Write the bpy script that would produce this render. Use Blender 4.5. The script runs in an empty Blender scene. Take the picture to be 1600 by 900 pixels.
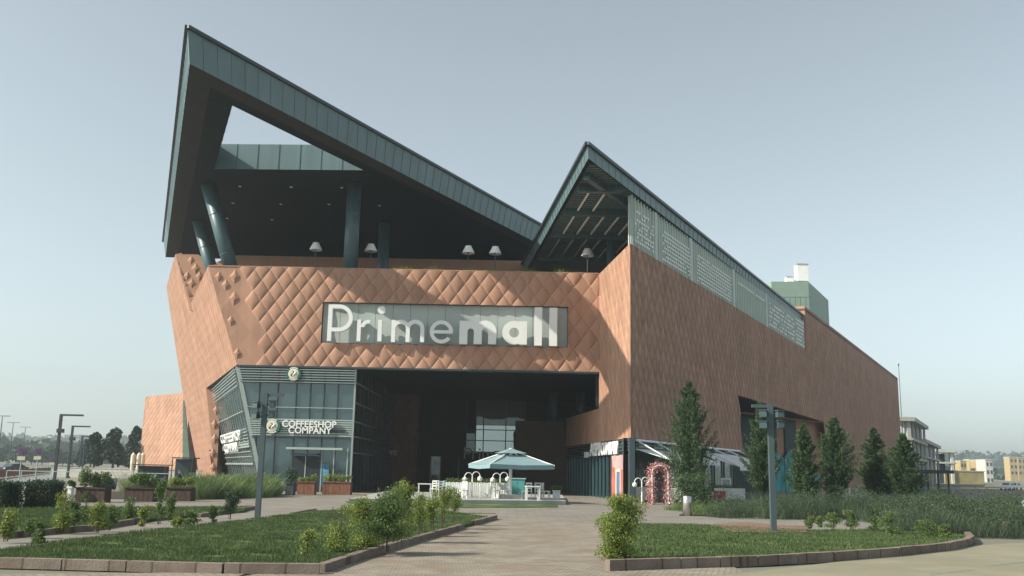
import bpy, math, random
import numpy as np
from mathutils import Vector, Matrix
from mathutils.geometry import tessellate_polygon
PI = math.pi
R = math.radians
SC = bpy.context.scene
COL = SC.collection
rnd = random.Random(7)

# ------------------------------------------------------------------ camera, sky, sun
FPX, EYE, PITCH, ROLL = 1500.0, 1.8, math.atan(286 / 1500.0), 0.02
fw = np.array([0, math.cos(PITCH), math.sin(PITCH)])
up0 = np.array([0, -math.sin(PITCH), math.cos(PITCH)])
rt0 = np.array([1.0, 0, 0])
rt = rt0 * math.cos(ROLL) + up0 * math.sin(ROLL)
up = -rt0 * math.sin(ROLL) + up0 * math.cos(ROLL)
EYEP = np.array([0, 0, EYE])
cd = bpy.data.cameras.new('camera')
cam = bpy.data.objects.new('camera', cd); COL.objects.link(cam)
cd.sensor_width = 36; cd.lens = 36 * FPX / 1600; cd.clip_end = 6000; cd.clip_start = 0.1
M4 = Matrix(((rt[0], up[0], -fw[0], 0), (rt[1], up[1], -fw[1], 0), (rt[2], up[2], -fw[2], EYE), (0, 0, 0, 1)))
cam.matrix_world = M4
SC.camera = cam

SUN_AZ, SUN_EL = 71.0, 34.0            # degrees to the left of straight behind the camera, and up
sdir = Vector((-math.sin(R(SUN_AZ)) * math.cos(R(SUN_EL)), -math.cos(R(SUN_AZ)) * math.cos(R(SUN_EL)), math.sin(R(SUN_EL))))
w = bpy.data.worlds.new('World'); SC.world = w; w.use_nodes = True
nt = w.node_tree; bg = nt.nodes['Background']
sky = nt.nodes.new('ShaderNodeTexSky'); sky.sky_type = 'NISHITA'; sky.sun_disc = False
sky.sun_elevation = R(SUN_EL); sky.sun_rotation = math.atan2(sdir.x, sdir.y)
sky.air_density = 1.0; sky.dust_density = 1.7; sky.ozone_density = 1.6; sky.altitude = 300
hs = nt.nodes.new('ShaderNodeHueSaturation'); hs.inputs['Saturation'].default_value = 0.38
nt.links.new(sky.outputs[0], hs.inputs['Color']); tint = nt.nodes.new('ShaderNodeVectorMath'); tint.operation = 'MULTIPLY'; tint.inputs[1].default_value = (0.90, 0.975, 0.95)
nt.links.new(hs.outputs[0], tint.inputs[0]); nt.links.new(tint.outputs[0], bg.inputs[0])
bg.inputs[1].default_value = 0.11
sl = bpy.data.lights.new('sun', 'SUN'); sl.energy = 4.3; sl.angle = R(0.5); sl.color = (1.0, 0.92, 0.77)
so = bpy.data.objects.new('sun', sl); COL.objects.link(so)
so.rotation_euler = sdir.to_track_quat('Z', 'Y').to_euler(); so.location = (-40, -20, 60)
SC.view_settings.view_transform = 'Standard'; SC.view_settings.look = 'None'
SC.view_settings.gamma = 1.0; SC.view_settings.exposure = 0.75; SC.view_settings.use_curve_mapping = False
SC.render.engine = 'CYCLES'
SC.cycles.max_bounces = 6; SC.cycles.transparent_max_bounces = 6

# ------------------------------------------------------------------ survey of the photograph: pixel -> place
def ray(x, y): return fw * FPX + rt * (x - 800) - up * (y - 450)
def onz(x, y, z=0.0):
    d = ray(x, y); return Vector(EYEP + d * ((z - EYE) / d[2]))
def ony(x, y, Y):
    d = ray(x, y); return Vector(EYEP + d * (Y / d[1]))
def onpl(x, y, p0, n):
    d = ray(x, y); return Vector(EYEP + d * (np.dot(np.array(p0) - EYEP, np.array(n)) / np.dot(d, np.array(n))))

# ------------------------------------------------------------------ helpers
def tag(o, label=None, cat=None, group=None, kind=None):
    if label: o['label'] = label
    if cat: o['category'] = cat
    if group: o['group'] = group
    if kind: o['kind'] = kind
    return o
def thing(name, label, cat, loc=(0, 0, 0), rz=0, group=None):
    o = bpy.data.objects.new(name, None); COL.objects.link(o); o.empty_display_size = 0.3
    o.location = loc; o.rotation_euler = (0, 0, rz)
    return tag(o, label, cat, group)
def dup(root, loc, rz=0, label=None, group=None, scale=None):
    r = root.copy(); COL.objects.link(r); r.location = loc; r.rotation_euler = (0, 0, rz)
    if scale: r.scale = scale
    if label: r['label'] = label
    if group: r['group'] = group
    for ch in list(root.children):
        c = ch.copy(); COL.objects.link(c); c.parent = r
        for g in list(ch.children):
            d = g.copy(); COL.objects.link(d); d.parent = c
    return r

class MB:
    def __init__(s): s.v = []; s.f = []; s.pc = []
    def add(s, vs, fs):
        b = len(s.v); s.pc.append((b, len(s.f))); s.v += [tuple(v) for v in vs]; s.f += [tuple(b + i for i in f) for f in fs]; return s
    def box(s, c, d, rz=0, ax=None):
        cx, cy, cz = c; hx, hy, hz = d[0] / 2, d[1] / 2, d[2] / 2
        co, si = math.cos(rz), math.sin(rz); vs = []
        for z in (-hz, hz):
            for x, y in ((-hx, -hy), (hx, -hy), (hx, hy), (-hx, hy)):
                vs.append((cx + x * co - y * si, cy + x * si + y * co, cz + z))
        return s.add(vs, [(3, 2, 1, 0), (4, 5, 6, 7), (0, 1, 5, 4), (1, 2, 6, 5), (2, 3, 7, 6), (3, 0, 4, 7)])
    def bar(s, a, b, w_, h_=None, upv=(0, 0, 1)):
        a = Vector(a); b = Vector(b); h_ = h_ or w_; d = (b - a).normalized(); u = Vector(upv)
        if abs(d.dot(u)) > 0.97: u = Vector((0, 1, 0))
        sx = d.cross(u).normalized(); sz = sx.cross(d).normalized(); vs = []
        for p in (a, b):
            for i, j in ((-1, -1), (1, -1), (1, 1), (-1, 1)): vs.append(p + sx * (i * w_ / 2) + sz * (j * h_ / 2))
        return s.add(vs, [(0, 1, 2, 3), (7, 6, 5, 4), (0, 4, 5, 1), (1, 5, 6, 2), (2, 6, 7, 3), (3, 7, 4, 0)])
    def tube(s, pts, r, n=8, cap=True):
        pts = [Vector(p) for p in pts]; rs = r if hasattr(r, '__len__') else [r] * len(pts)
        b = len(s.v); prev = None
        for i, p in enumerate(pts):
            d = (pts[min(i + 1, len(pts) - 1)] - pts[max(i - 1, 0)]).normalized()
            if prev is None:
                u = Vector((0, 0, 1)) if abs(d.z) < 0.9 else Vector((1, 0, 0))
                a = d.cross(u).normalized()
            else: a = (prev - d * prev.dot(d)).normalized()
            prev = a; c = d.cross(a)
            for k in range(n):
                t = 2 * PI * k / n; s.v.append(tuple(p + (a * math.cos(t) + c * math.sin(t)) * rs[i]))
        for i in range(len(pts) - 1):
            for k in range(n):
                k2 = (k + 1) % n; s.f.append((b + i * n + k, b + i * n + k2, b + (i + 1) * n + k2, b + (i + 1) * n + k))
        if cap:
            s.f.append(tuple(b + k for k in reversed(range(n)))); m = b + (len(pts) - 1) * n; s.f.append(tuple(m + k for k in range(n)))
        return s
    def lathe(s, c, prof, n=16):
        c = Vector(c); return s.tube([c + Vector((0, 0, z)) for r, z in prof], [max(r, 0.001) for r, z in prof], n) if all(prof[i][1] < prof[i + 1][1] for i in range(len(prof) - 1)) else s._lathe(c, prof, n)
    def _lathe(s, c, prof, n):
        b = len(s.v)
        for r, z in prof:
            for k in range(n):
                t = 2 * PI * k / n; s.v.append((c.x + r * math.cos(t), c.y + r * math.sin(t), c.z + z))
        for i in range(len(prof) - 1):
            for k in range(n):
                k2 = (k + 1) % n; s.f.append((b + i * n + k, b + i * n + k2, b + (i + 1) * n + k2, b + (i + 1) * n + k))
        return s
    def ball(s, c, r, n=12, m=8, sz=1.0):
        c = Vector(c); b = len(s.v)
        for i in range(m + 1):
            t = PI * i / m
            for k in range(n):
                a = 2 * PI * k / n; s.v.append((c.x + r * math.sin(t) * math.cos(a), c.y + r * math.sin(t) * math.sin(a), c.z + r * sz * math.cos(t)))
        for i in range(m):
            for k in range(n):
                k2 = (k + 1) % n; s.f.append((b + i * n + k, b + (i + 1) * n + k, b + (i + 1) * n + k2, b + i * n + k2))
        return s
    def slab(s, loops, thick):
        """flat polygon (outer loop + holes) given thickness vector"""
        loops = [[Vector(p) for p in l] for l in loops]; t = Vector(thick)
        flat = [p for l in loops for p in l]; tris = tessellate_polygon(loops); n = len(flat)
        vs = flat + [p + t for p in flat]; fs = []
        for a, b_, c in tris: fs.append((a, b_, c)); fs.append((c + n, b_ + n, a + n))
        k = 0
        for l in loops:
            m = len(l)
            for i in range(m): j = (i + 1) % m; fs.append((k + i, k + j, k + j + n, k + i + n))
            k += m
        return s.add(vs, fs)
    def each(s, name, m, parent=None):
        out = []; pc = s.pc + [(len(s.v), len(s.f))]
        for (v0, f0), (v1, f1) in zip(pc, pc[1:]):
            q = MB(); q.add(s.v[v0:v1], [tuple(i - v0 for i in f) for f in s.f[f0:f1]]); out.append(q.build(name, m, parent))
        return out
    def build(s, name, m, parent=None, smooth=False, uvax=None, recalc=True):
        me = bpy.data.meshes.new(name); me.from_pydata(s.v, [], s.f)
        if recalc:
            import bmesh
            bm = bmesh.new(); bm.from_mesh(me); bmesh.ops.recalc_face_normals(bm, faces=bm.faces); bm.to_mesh(me); bm.free()
        if smooth: me.polygons.foreach_set('use_smooth', [True] * len(me.polygons))
        if uvax:
            o_, u_, v_ = [Vector(q) for q in uvax]; uv = me.uv_layers.new(name='UVMap')
            for lp in me.loops:
                p = me.vertices[lp.vertex_index].co - o_; uv.data[lp.index].uv = (p.dot(u_), p.dot(v_))
        me.materials.append(m); me.update()
        o = bpy.data.objects.new(name, me); COL.objects.link(o)
        if parent is not None: o.parent = parent
        return o
def struct(o): o['kind'] = 'structure'; return o

# ------------------------------------------------------------------ materials
def mat(name, col, rough=0.6, metal=0.0, var=0.12, scale=1.0, bump=0.0, bscale=30.0, spec=0.4, streak=0.0):
    m = bpy.data.materials.new(name); m.use_nodes = True; n = m.node_tree.nodes; l = m.node_tree.links
    b = n['Principled BSDF']; b.inputs['Roughness'].default_value = rough; b.inputs['Metallic'].default_value = metal
    b.inputs['Specular IOR Level'].default_value = spec
    tc = n.new('ShaderNodeTexCoord'); no = n.new('ShaderNodeTexNoise'); no.inputs['Scale'].default_value = scale; no.inputs['Detail'].default_value = 6
    l.new(tc.outputs['Object'], no.inputs['Vector'])
    mr = n.new('ShaderNodeMapRange'); mr.inputs[1].default_value = 0.3; mr.inputs[2].default_value = 0.7
    mr.inputs[3].default_value = 1 - var; mr.inputs[4].default_value = 1 + var; l.new(no.outputs[0], mr.inputs[0])
    mul = n.new('ShaderNodeVectorMath'); mul.operation = 'SCALE'; mul.inputs[0].default_value = col; l.new(mr.outputs[0], mul.inputs['Scale'])
    out = mul.outputs[0]
    if streak:
        mp = n.new('ShaderNodeMapping'); mp.inputs['Scale'].default_value = (1.2, 1.2, 0.06); l.new(tc.outputs['Object'], mp.inputs[0])
        n2 = n.new('ShaderNodeTexNoise'); n2.inputs['Scale'].default_value = 1.5; n2.inputs['Detail'].default_value = 4; l.new(mp.outputs[0], n2.inputs[0])
        m2 = n.new('ShaderNodeMapRange'); m2.inputs[1].default_value = 0.35; m2.inputs[2].default_value = 0.7; m2.inputs[3].default_value = 1 - streak; m2.inputs[4].default_value = 1 + streak * 0.5
        l.new(n2.outputs[0], m2.inputs[0]); s2 = n.new('ShaderNodeVectorMath'); s2.operation = 'SCALE'
        l.new(out, s2.inputs[0]); l.new(m2.outputs[0], s2.inputs['Scale']); out = s2.outputs[0]
    l.new(out, b.inputs['Base Color'])
    if bump:
        nb = n.new('ShaderNodeTexNoise'); nb.inputs['Scale'].default_value = bscale; nb.inputs['Detail'].default_value = 5; l.new(tc.outputs['Object'], nb.inputs[0])
        bp = n.new('ShaderNodeBump'); bp.inputs['Strength'].default_value = 0.6; bp.inputs['Distance'].default_value = bump
        l.new(nb.outputs[0], bp.inputs['Height']); l.new(bp.outputs[0], b.inputs['Normal'])
    return m
QW, QH = 1.2, 1.64
def quilt_mat(name, col, dist=0.14, w_=QW, h_=QH):
    m = mat(name, col, rough=0.75, var=0.09, scale=0.35, streak=0.12, spec=0.2); n = m.node_tree.nodes; l = m.node_tree.links
    b = n['Principled BSDF']; uv = n.new('ShaderNodeUVMap'); uv.uv_map = 'UVMap'; sp = n.new('ShaderNodeSeparateXYZ'); l.new(uv.outputs[0], sp.inputs[0])
    def mth(op, a, c=None):
        x = n.new('ShaderNodeMath'); x.operation = op
        for i, q in enumerate((a, c)):
            if q is None: continue
            if isinstance(q, (int, float)): x.inputs[i].default_value = q
            else: l.new(q, x.inputs[i])
        return x.outputs[0]
    u = mth('DIVIDE', sp.outputs[0], w_); v = mth('DIVIDE', sp.outputs[1], h_)
    a = mth('FRACT', mth('ADD', u, v)); c = mth('FRACT', mth('SUBTRACT', u, v))
    def par(t): k = mth('SUBTRACT', mth('MULTIPLY', t, 2.0), 1.0); return mth('SUBTRACT', 1.0, mth('MULTIPLY', k, k))
    h = mth('POWER', mth('MULTIPLY', par(a), par(c)), 0.6)
    bp = n.new('ShaderNodeBump'); bp.inputs['Strength'].default_value = 1.0; bp.inputs['Distance'].default_value = dist
    l.new(h, bp.inputs['Height']); l.new(bp.outputs[0], b.inputs['Normal'])
    # every panel fired a slightly different tone
    cv = n.new('ShaderNodeCombineXYZ'); l.new(mth('FLOOR', mth('ADD', u, v)), cv.inputs[0]); l.new(mth('FLOOR', mth('SUBTRACT', u, v)), cv.inputs[1])
    wn = n.new('ShaderNodeTexWhiteNoise'); wn.noise_dimensions = '2D'; l.new(cv.outputs[0], wn.inputs[0])
    src = b.inputs['Base Color'].links[0].from_socket
    sc = n.new('ShaderNodeVectorMath'); sc.operation = 'SCALE'; l.new(src, sc.inputs[0]); l.new(mth('ADD', mth('MULTIPLY', wn.outputs[0], 0.20), 0.90), sc.inputs['Scale'])
    l.new(sc.outputs[0], b.inputs['Base Color'])
    return m
def glass_mat(name, col, refl=0.25, rough=0.03):
    m = bpy.data.materials.new(name); m.use_nodes = True; n = m.node_tree.nodes; l = m.node_tree.links
    b = n['Principled BSDF']; b.inputs['Base Color'].default_value = (*col, 1); b.inputs['Roughness'].default_value = 0.4
    g = n.new('ShaderNodeBsdfGlossy'); g.inputs['Roughness'].default_value = rough; g.inputs['Color'].default_value = (0.75, 0.9, 0.92, 1)
    fr = n.new('ShaderNodeFresnel'); fr.inputs[0].default_value = 1.5
    ad = n.new('ShaderNodeMath'); ad.operation = 'ADD'; ad.inputs[1].default_value = refl; ad.use_clamp = True; l.new(fr.outputs[0], ad.inputs[0])
    mx = n.new('ShaderNodeMixShader'); l.new(ad.outputs[0], mx.inputs[0]); l.new(b.outputs[0], mx.inputs[1]); l.new(g.outputs[0], mx.inputs[2])
    l.new(mx.outputs[0], n['Material Output'].inputs[0])
    tc = n.new('ShaderNodeTexCoord'); no = n.new('ShaderNodeTexNoise'); no.inputs['Scale'].default_value = 0.35; l.new(tc.outputs['Object'], no.inputs[0])
    bp = n.new('ShaderNodeBump'); bp.inputs['Distance'].default_value = 0.03; bp.inputs['Strength'].default_value = 0.5; l.new(no.outputs[0], bp.inputs['Height']); l.new(bp.outputs[0], g.inputs['Normal'])
    return m
def leaf_mat(name, c1, c2, c3=None, trans=0.3):
    m = bpy.data.materials.new(name); m.use_nodes = True; n = m.node_tree.nodes; l = m.node_tree.links
    b = n['Principled BSDF']; b.inputs['Roughness'].default_value = 0.6; b.inputs['Specular IOR Level'].default_value = 0.25
    ge = n.new('ShaderNodeNewGeometry'); cr = n.new('ShaderNodeValToRGB')
    cr.color_ramp.elements[0].color = (*c1, 1); cr.color_ramp.elements[1].color = (*c2, 1)
    if c3: e = cr.color_ramp.elements.new(0.93); e.color = (*c2, 1); cr.color_ramp.elements[-1].color = (*c3, 1)
    tc = n.new('ShaderNodeTexCoord'); no = n.new('ShaderNodeTexNoise'); no.inputs['Scale'].default_value = 1.3; l.new(tc.outputs['Object'], no.inputs[0])
    mx = n.new('ShaderNodeMath'); mx.operation = 'MULTIPLY_ADD'; mx.inputs[1].default_value = 0.6; l.new(ge.outputs['Random Per Island'], mx.inputs[0])
    s2 = n.new('ShaderNodeMath'); s2.operation = 'MULTIPLY_ADD'; s2.inputs[1].default_value = 1.4; s2.inputs[2].default_value = -0.5; l.new(no.outputs[0], s2.inputs[0]); l.new(s2.outputs[0], mx.inputs[2])
    l.new(mx.outputs[0], cr.inputs[0]); l.new(cr.outputs[0], b.inputs['Base Color'])
    tr = n.new('ShaderNodeBsdfTranslucent'); l.new(cr.outputs[0], tr.inputs[0])
    ms = n.new('ShaderNodeMixShader'); ms.inputs[0].default_value = trans; l.new(b.outputs[0], ms.inputs[1]); l.new(tr.outputs[0], ms.inputs[2]); l.new(ms.outputs[0], n['Material Output'].inputs[0])
    return m

M_SCREEN = (0.55, 0.62, 0.57)
TER = (0.395, 0.228, 0.160)
M = {}
M['quilt'] = quilt_mat('terracotta_quilt', TER, 0.001)
M['quilt_soft'] = quilt_mat('terracotta_quilt_soft', TER, 0.10)
M['quilt_long'] = quilt_mat('terracotta_quilt_long', TER, 0.22)
M['terra'] = mat('terracotta_plain', TER, rough=0.75, var=0.06, scale=0.6, streak=0.06, spec=0.2)
M['screen'] = mat('screen_mesh', M_SCREEN, rough=0.6, var=0.06)
M['tile'] = mat('sun_spot_tile', (0.9, 0.9, 0.86), rough=0.5, var=0.02)  # white for sun spots on the screen and sunlit gaps of the canopy
M['teal'] = mat('teal_metal', (0.048, 0.10, 0.118), rough=0.42, metal=0.0, var=0.08, streak=0.08, spec=0.5)
M['fascia'] = mat('fascia_zinc', (0.10, 0.165, 0.18), rough=0.45, var=0.10, scale=0.4, streak=0.1, spec=0.5)
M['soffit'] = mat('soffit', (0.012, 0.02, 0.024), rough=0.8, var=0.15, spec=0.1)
M['soffit2'] = mat('soffit_border', (0.045, 0.046, 0.046), rough=0.8, var=0.1, spec=0.1)
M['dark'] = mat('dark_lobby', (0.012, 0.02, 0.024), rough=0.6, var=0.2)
M['darkbrown'] = mat('shaded_cladding', (0.075, 0.045, 0.036), rough=0.8)  # cladding colour lowered to hold the lobby's shade
M['alu'] = mat('aluminium', (0.30, 0.35, 0.34), rough=0.35, var=0.05, metal=0.3)
M['palemetal'] = mat('pale_metal', (0.33, 0.40, 0.38), rough=0.5, var=0.06)
M['mullion'] = mat('dark_mullion', (0.03, 0.05, 0.06), rough=0.4)
M['letter'] = mat('letter_metal', (0.72, 0.74, 0.74), rough=0.4, var=0.03, spec=0.5)
M['panel'] = mat('sign_back_panel', (0.37, 0.42, 0.405), rough=0.55, var=0.08, scale=0.35, spec=0.4)
M['white'] = mat('white_paint', (0.78, 0.79, 0.78), rough=0.45, var=0.04)
M['cloth'] = mat('awning_cloth', (0.78, 0.79, 0.77), rough=0.9, var=0.05)
M['tealcloth'] = mat('parasol_cloth', (0.19, 0.29, 0.32), rough=0.85, var=0.05)
M['tealpaint'] = mat('teal_paint', (0.10, 0.36, 0.37), rough=0.5, var=0.06)
M['glass'] = glass_mat('shop_glass', (0.018, 0.05, 0.06), 0.05)
M['glassdark'] = glass_mat('dark_glass', (0.006, 0.018, 0.022), 0.05)
M['glassmir'] = glass_mat('mirror_glass', (0.01, 0.03, 0.035), 0.36, 0.01)
M['concrete'] = mat('concrete', (0.42, 0.42, 0.39), rough=0.9, var=0.15, scale=2, bump=0.01)
M['wood'] = mat('brown_wood', (0.19, 0.085, 0.05), rough=0.7, var=0.3, scale=4)
M['greenroof'] = mat('green_box', (0.23, 0.32, 0.27), rough=0.6, var=0.05)
M['black'] = mat('black_metal', (0.02, 0.035, 0.045), rough=0.45)
M['wind_matte'] = mat('tinted_window', (0.012, 0.028, 0.034), rough=0.5, spec=0.15)
M['post'] = mat('post_paint', (0.06, 0.088, 0.098), rough=0.45, var=0.08)
M['pot'] = mat('grey_pot', (0.05, 0.06, 0.065), rough=0.7)
M['backlit_wood'] = mat('backlit_brown_wood', (0.055, 0.034, 0.028), rough=0.75, var=0.3, scale=4)  # brown wood with the shade of backlit planter fronts in its colour
M['wicker'] = mat('wicker', (0.22, 0.19, 0.15), rough=0.85, var=0.3, scale=20)
M['bark'] = mat('bark', (0.10, 0.075, 0.05), rough=0.95, var=0.3, scale=8, bump=0.02)
M['leaf_yel'] = leaf_mat('leaf_privet', (0.10, 0.15, 0.035), (0.30, 0.36, 0.09), (0.5, 0.5, 0.25))
M['leaf_mid'] = leaf_mat('leaf_mid', (0.05, 0.10, 0.03), (0.17, 0.24, 0.08), (0.28, 0.34, 0.12))
M['leaf_dark'] = leaf_mat('leaf_dark', (0.018, 0.045, 0.025), (0.05, 0.09, 0.045))
M['leaf_dark2'] = leaf_mat('mound_leaf', (0.03, 0.055, 0.03), (0.085, 0.125, 0.065), (0.14, 0.17, 0.10))
M['leaf_con'] = leaf_mat('conifer', (0.025, 0.055, 0.028), (0.08, 0.135, 0.055), (0.17, 0.22, 0.09), 0.2)
M['leaf_pine'] = leaf_mat('pine_far', (0.02, 0.05, 0.035), (0.05, 0.09, 0.06), None, 0.15)
M['leaf_lav'] = leaf_mat('lavender', (0.035, 0.06, 0.035), (0.095, 0.135, 0.08), (0.17, 0.15, 0.19))
M['leaf_orn'] = leaf_mat('ornamental_grass', (0.09, 0.15, 0.055), (0.2, 0.28, 0.11))
M['grass'] = leaf_mat('lawn_blades', (0.035, 0.07, 0.024), (0.11, 0.155, 0.055), (0.24, 0.235, 0.12), 0.25)
M['flower'] = leaf_mat('pink_flowers', (0.42, 0.13, 0.14), (0.62, 0.42, 0.40), (0.75, 0.7, 0.66))

def ground_mat(name, c1, c2, scale, bump=0.01, brick=None, mortar=None, rough=0.9, stain=None):
    m = bpy.data.materials.new(name); m.use_nodes = True; n = m.node_tree.nodes; l = m.node_tree.links; b = n['Principled BSDF']
    b.inputs['Roughness'].default_value = rough; b.inputs['Specular IOR Level'].default_value = 0.3
    tc = n.new('ShaderNodeTexCoord'); no = n.new('ShaderNodeTexNoise'); no.inputs['Scale'].default_value = scale; no.inputs['Detail'].default_value = 9; no.inputs['Roughness'].default_value = 0.65
    l.new(tc.outputs['Object'], no.inputs[0]); cr = n.new('ShaderNodeValToRGB'); cr.color_ramp.elements[0].position = 0.35; cr.color_ramp.elements[1].position = 0.65
    cr.color_ramp.elements[0].color = (*c1, 1); cr.color_ramp.elements[1].color = (*c2, 1); l.new(no.outputs[0], cr.inputs[0]); out = cr.outputs[0]
    if brick:
        mp = n.new('ShaderNodeMapping'); mp.inputs['Rotation'].default_value = (0, 0, brick[2]); l.new(tc.outputs['Object'], mp.inputs[0])
        bt = n.new('ShaderNodeTexBrick'); bt.inputs['Scale'].default_value = 1.0; bt.inputs['Brick Width'].default_value = brick[0]; bt.inputs['Row Height'].default_value = brick[1]
        bt.inputs['Mortar Size'].default_value = brick[3]; bt.inputs['Color1'].default_value = (1, 1, 1, 1); bt.inputs['Color2'].default_value = (0.8, 0.78, 0.76, 1); bt.inputs['Mortar'].default_value = (0.45, 0.43, 0.4, 1)
        l.new(mp.outputs[0], bt.inputs[0]); mx = n.new('ShaderNodeMix'); mx.data_type = 'RGBA'; mx.blend_type = 'MULTIPLY'; mx.inputs[0].default_value = 1.0
        l.new(out, mx.inputs[6]); l.new(bt.outputs[0], mx.inputs[7]); out = mx.outputs[2]
    if stain:
        n2 = n.new('ShaderNodeTexNoise'); n2.inputs['Scale'].default_value = stain[3]; n2.inputs['Detail'].default_value = 5; l.new(tc.outputs['Object'], n2.inputs[0])
        c2_ = n.new('ShaderNodeValToRGB'); c2_.color_ramp.elements[0].position = 0.5; c2_.color_ramp.elements[1].position = 0.62; l.new(n2.outputs[0], c2_.inputs[0])
        mx = n.new('ShaderNodeMix'); mx.data_type = 'RGBA'; mx.blend_type = 'MIX'; l.new(c2_.outputs[0], mx.inputs[0]); l.new(out, mx.inputs[6]); mx.inputs[7].default_value = (stain[0], stain[1], stain[2], 1); 
        ml = n.new('ShaderNodeMath'); ml.operation = 'MULTIPLY'; ml.inputs[1].default_value = stain[4]; l.new(c2_.outputs[0], ml.inputs[0]); l.new(ml.outputs[0], mx.inputs[0]); out = mx.outputs[2]
    l.new(out, b.inputs['Base Color'])
    nb = n.new('ShaderNodeTexNoise'); nb.inputs['Scale'].default_value = scale * 12; nb.inputs['Detail'].default_value = 4; l.new(tc.outputs['Object'], nb.inputs[0])
    bp = n.new('ShaderNodeBump'); bp.inputs['Distance'].default_value = bump; l.new(nb.outputs[0], bp.inputs['Height']); l.new(bp.outputs[0], b.inputs['Normal'])
    return m
M['plaza'] = ground_mat('plaza_paving', (0.198, 0.185, 0.165), (0.251, 0.238, 0.211), 0.6, 0.004, (0.8, 0.4, 0.0, 0.012), stain=(0.22, 0.2, 0.17, 0.25, 0.5))
M['path'] = ground_mat('brick_path', (0.235, 0.205, 0.17), (0.34, 0.305, 0.255), 1.2, 0.01, (0.22, 0.11, 0.25, 0.012), stain=(0.17, 0.115, 0.07, 0.5, 0.35))
M['redbrick'] = ground_mat('red_brick_paving', (0.21, 0.133, 0.098), (0.266, 0.175, 0.133), 1.5, 0.01, (0.22, 0.11, 0.4, 0.012))
M['road'] = ground_mat('forecourt', (0.205, 0.192, 0.136), (0.26, 0.242, 0.174), 0.5, 0.008, stain=(0.20, 0.19, 0.13, 0.35, 0.7))
M['asphalt'] = ground_mat('asphalt', (0.16, 0.18, 0.18), (0.20, 0.22, 0.22), 0.4, 0.01)
M['soil'] = ground_mat('lawn_soil', (0.028, 0.062, 0.015), (0.062, 0.118, 0.028), 1.6, 0.03, stain=(0.19, 0.22, 0.08, 0.6, 0.5))
M['field'] = ground_mat('dry_ground', (0.14, 0.145, 0.115), (0.20, 0.20, 0.155), 0.05, 0.03)
M['kerb'] = ground_mat('kerb_stone', (0.168, 0.133, 0.112), (0.238, 0.196, 0.168), 2.5, 0.01, (0.75, 5.0, 0.0, 0.02))
M['earth'] = ground_mat('dark_earth', (0.03, 0.03, 0.02), (0.06, 0.05, 0.035), 2.0, 0.03)

# ------------------------------------------------------------------ ground
def terrain_z(x, y):
    r = math.hypot(x, y); z = 0.0
    if r > 270: z += (r - 270) * 0.006
    return z
gm = MB(); NR, NA = 40, 96
rad = [0.0] + [8 * (1.18 ** i) for i in range(NR)]
rad = [q for q in rad if q < 3500] + [3500]
for i, q in enumerate(rad):
    for k in range(NA):
        a = 2 * PI * k / NA; x, y = q * math.cos(a), q * math.sin(a) + 20; gm.v.append((x, y, terrain_z(x, y) - 0.02))
for i in range(len(rad) - 1):
    for k in range(NA): k2 = (k + 1) % NA; gm.f.append((i * NA + k, i * NA + k2, (i + 1) * NA + k2, (i + 1) * NA + k))
struct(gm.build('ground', M['field'], recalc=False))
def sheet(name, pts, z, m, thick=0.0):
    pts = [Vector((p[0], p[1], z)) for p in pts]
    b = MB()
    if thick: b.slab([pts], (0, 0, -thick))
    else: b.add(pts, [t for t in tessellate_polygon([pts])])
    o = b.build(name, m, recalc=bool(thick))
    if not thick:
        me = o.data
        if me.polygons[0].normal.z < 0: me.flip_normals()
    return struct(o)
G = lambda x, y: onz(x, y, 0.0)
sheet('plaza', [(-60, 41), (-20, 38), (-8.2, 35.0), (-1, 33.5), (4.5, 33.0), (12, 32.5), (40, 33), (75, 90), (120, 230), (-60, 230)], 0.0, M['plaza'])
sheet('front_path', [(-7.5, 8), (4.5, 8), (4.5, 17.7), (4.9, 35.4), (-1.6, 37.0), (-4.2, 17)], 0.004, M['path'])
sheet('forecourt_road', [(1.2, 4), (60, 4), (60, 46), (24, 36), (17, 30.5), (14, 28.5), (9.5, 24), (4, 18.2), (1.7, 17.3)], 0.008, M['road'])
sheet('forecourt_pavement', [(-40, 4), (-5, 4), (-4.4, 17.2), (-10, 15.6), (-40, 15.0)], 0.006, M['path'])
# lawns: raised beds
lawnL = [G(500, 893), G(560, 872), G(640, 848), G(720, 826), G(768, 813), G(700, 803), G(600, 800), G(492, 802), G(400, 815), G(250, 833), G(120, 850), G(0, 866), (-22, 20), (-14, 16.4), G(0, 884), G(200, 889), G(350, 893)]
sheet('lawn', lawnL, 0.10, M['soil'], 0.2)
lawnU = [G(-60, 845), G(0, 838), G(150, 826), G(250, 813), G(380, 801), G(395, 795), G(300, 796), G(150, 797), G(0, 799), G(-200, 802), G(-300, 845)]
sheet('upper_lawn', lawnU, 0.08, M['soil'], 0.2)
lawnR = [G(952, 886), G(1060, 884), G(1180, 880), G(1300, 873), G(1400, 866), G(1480, 857), G(1508, 850), G(1512, 842), G(1440, 836), G(1380, 832), G(1265, 834), G(1140, 828), G(1080, 824), G(996, 824)]
sheet('right_lawn', lawnR, 0.10, M['soil'], 0.2)
sheet('side_path', [G(380, 803), G(492, 800), G(400, 813), G(250, 831), G(120, 848), G(0, 864), G(-120, 880), G(-120, 862), G(0, 842), G(150, 828), G(250, 815)], 0.012, M['plaza'])
sheet('brick_apron', [G(1110, 825), G(1170, 822), G(1262, 830), G(1262, 838), G(1150, 838)], 0.13, M['redbrick'], 0.1)
sheet('grass_strip', [G(540, 784), G(700, 786), G(870, 789), G(872, 793), G(700, 794), G(545, 788)], 0.02, M['soil'])
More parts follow.
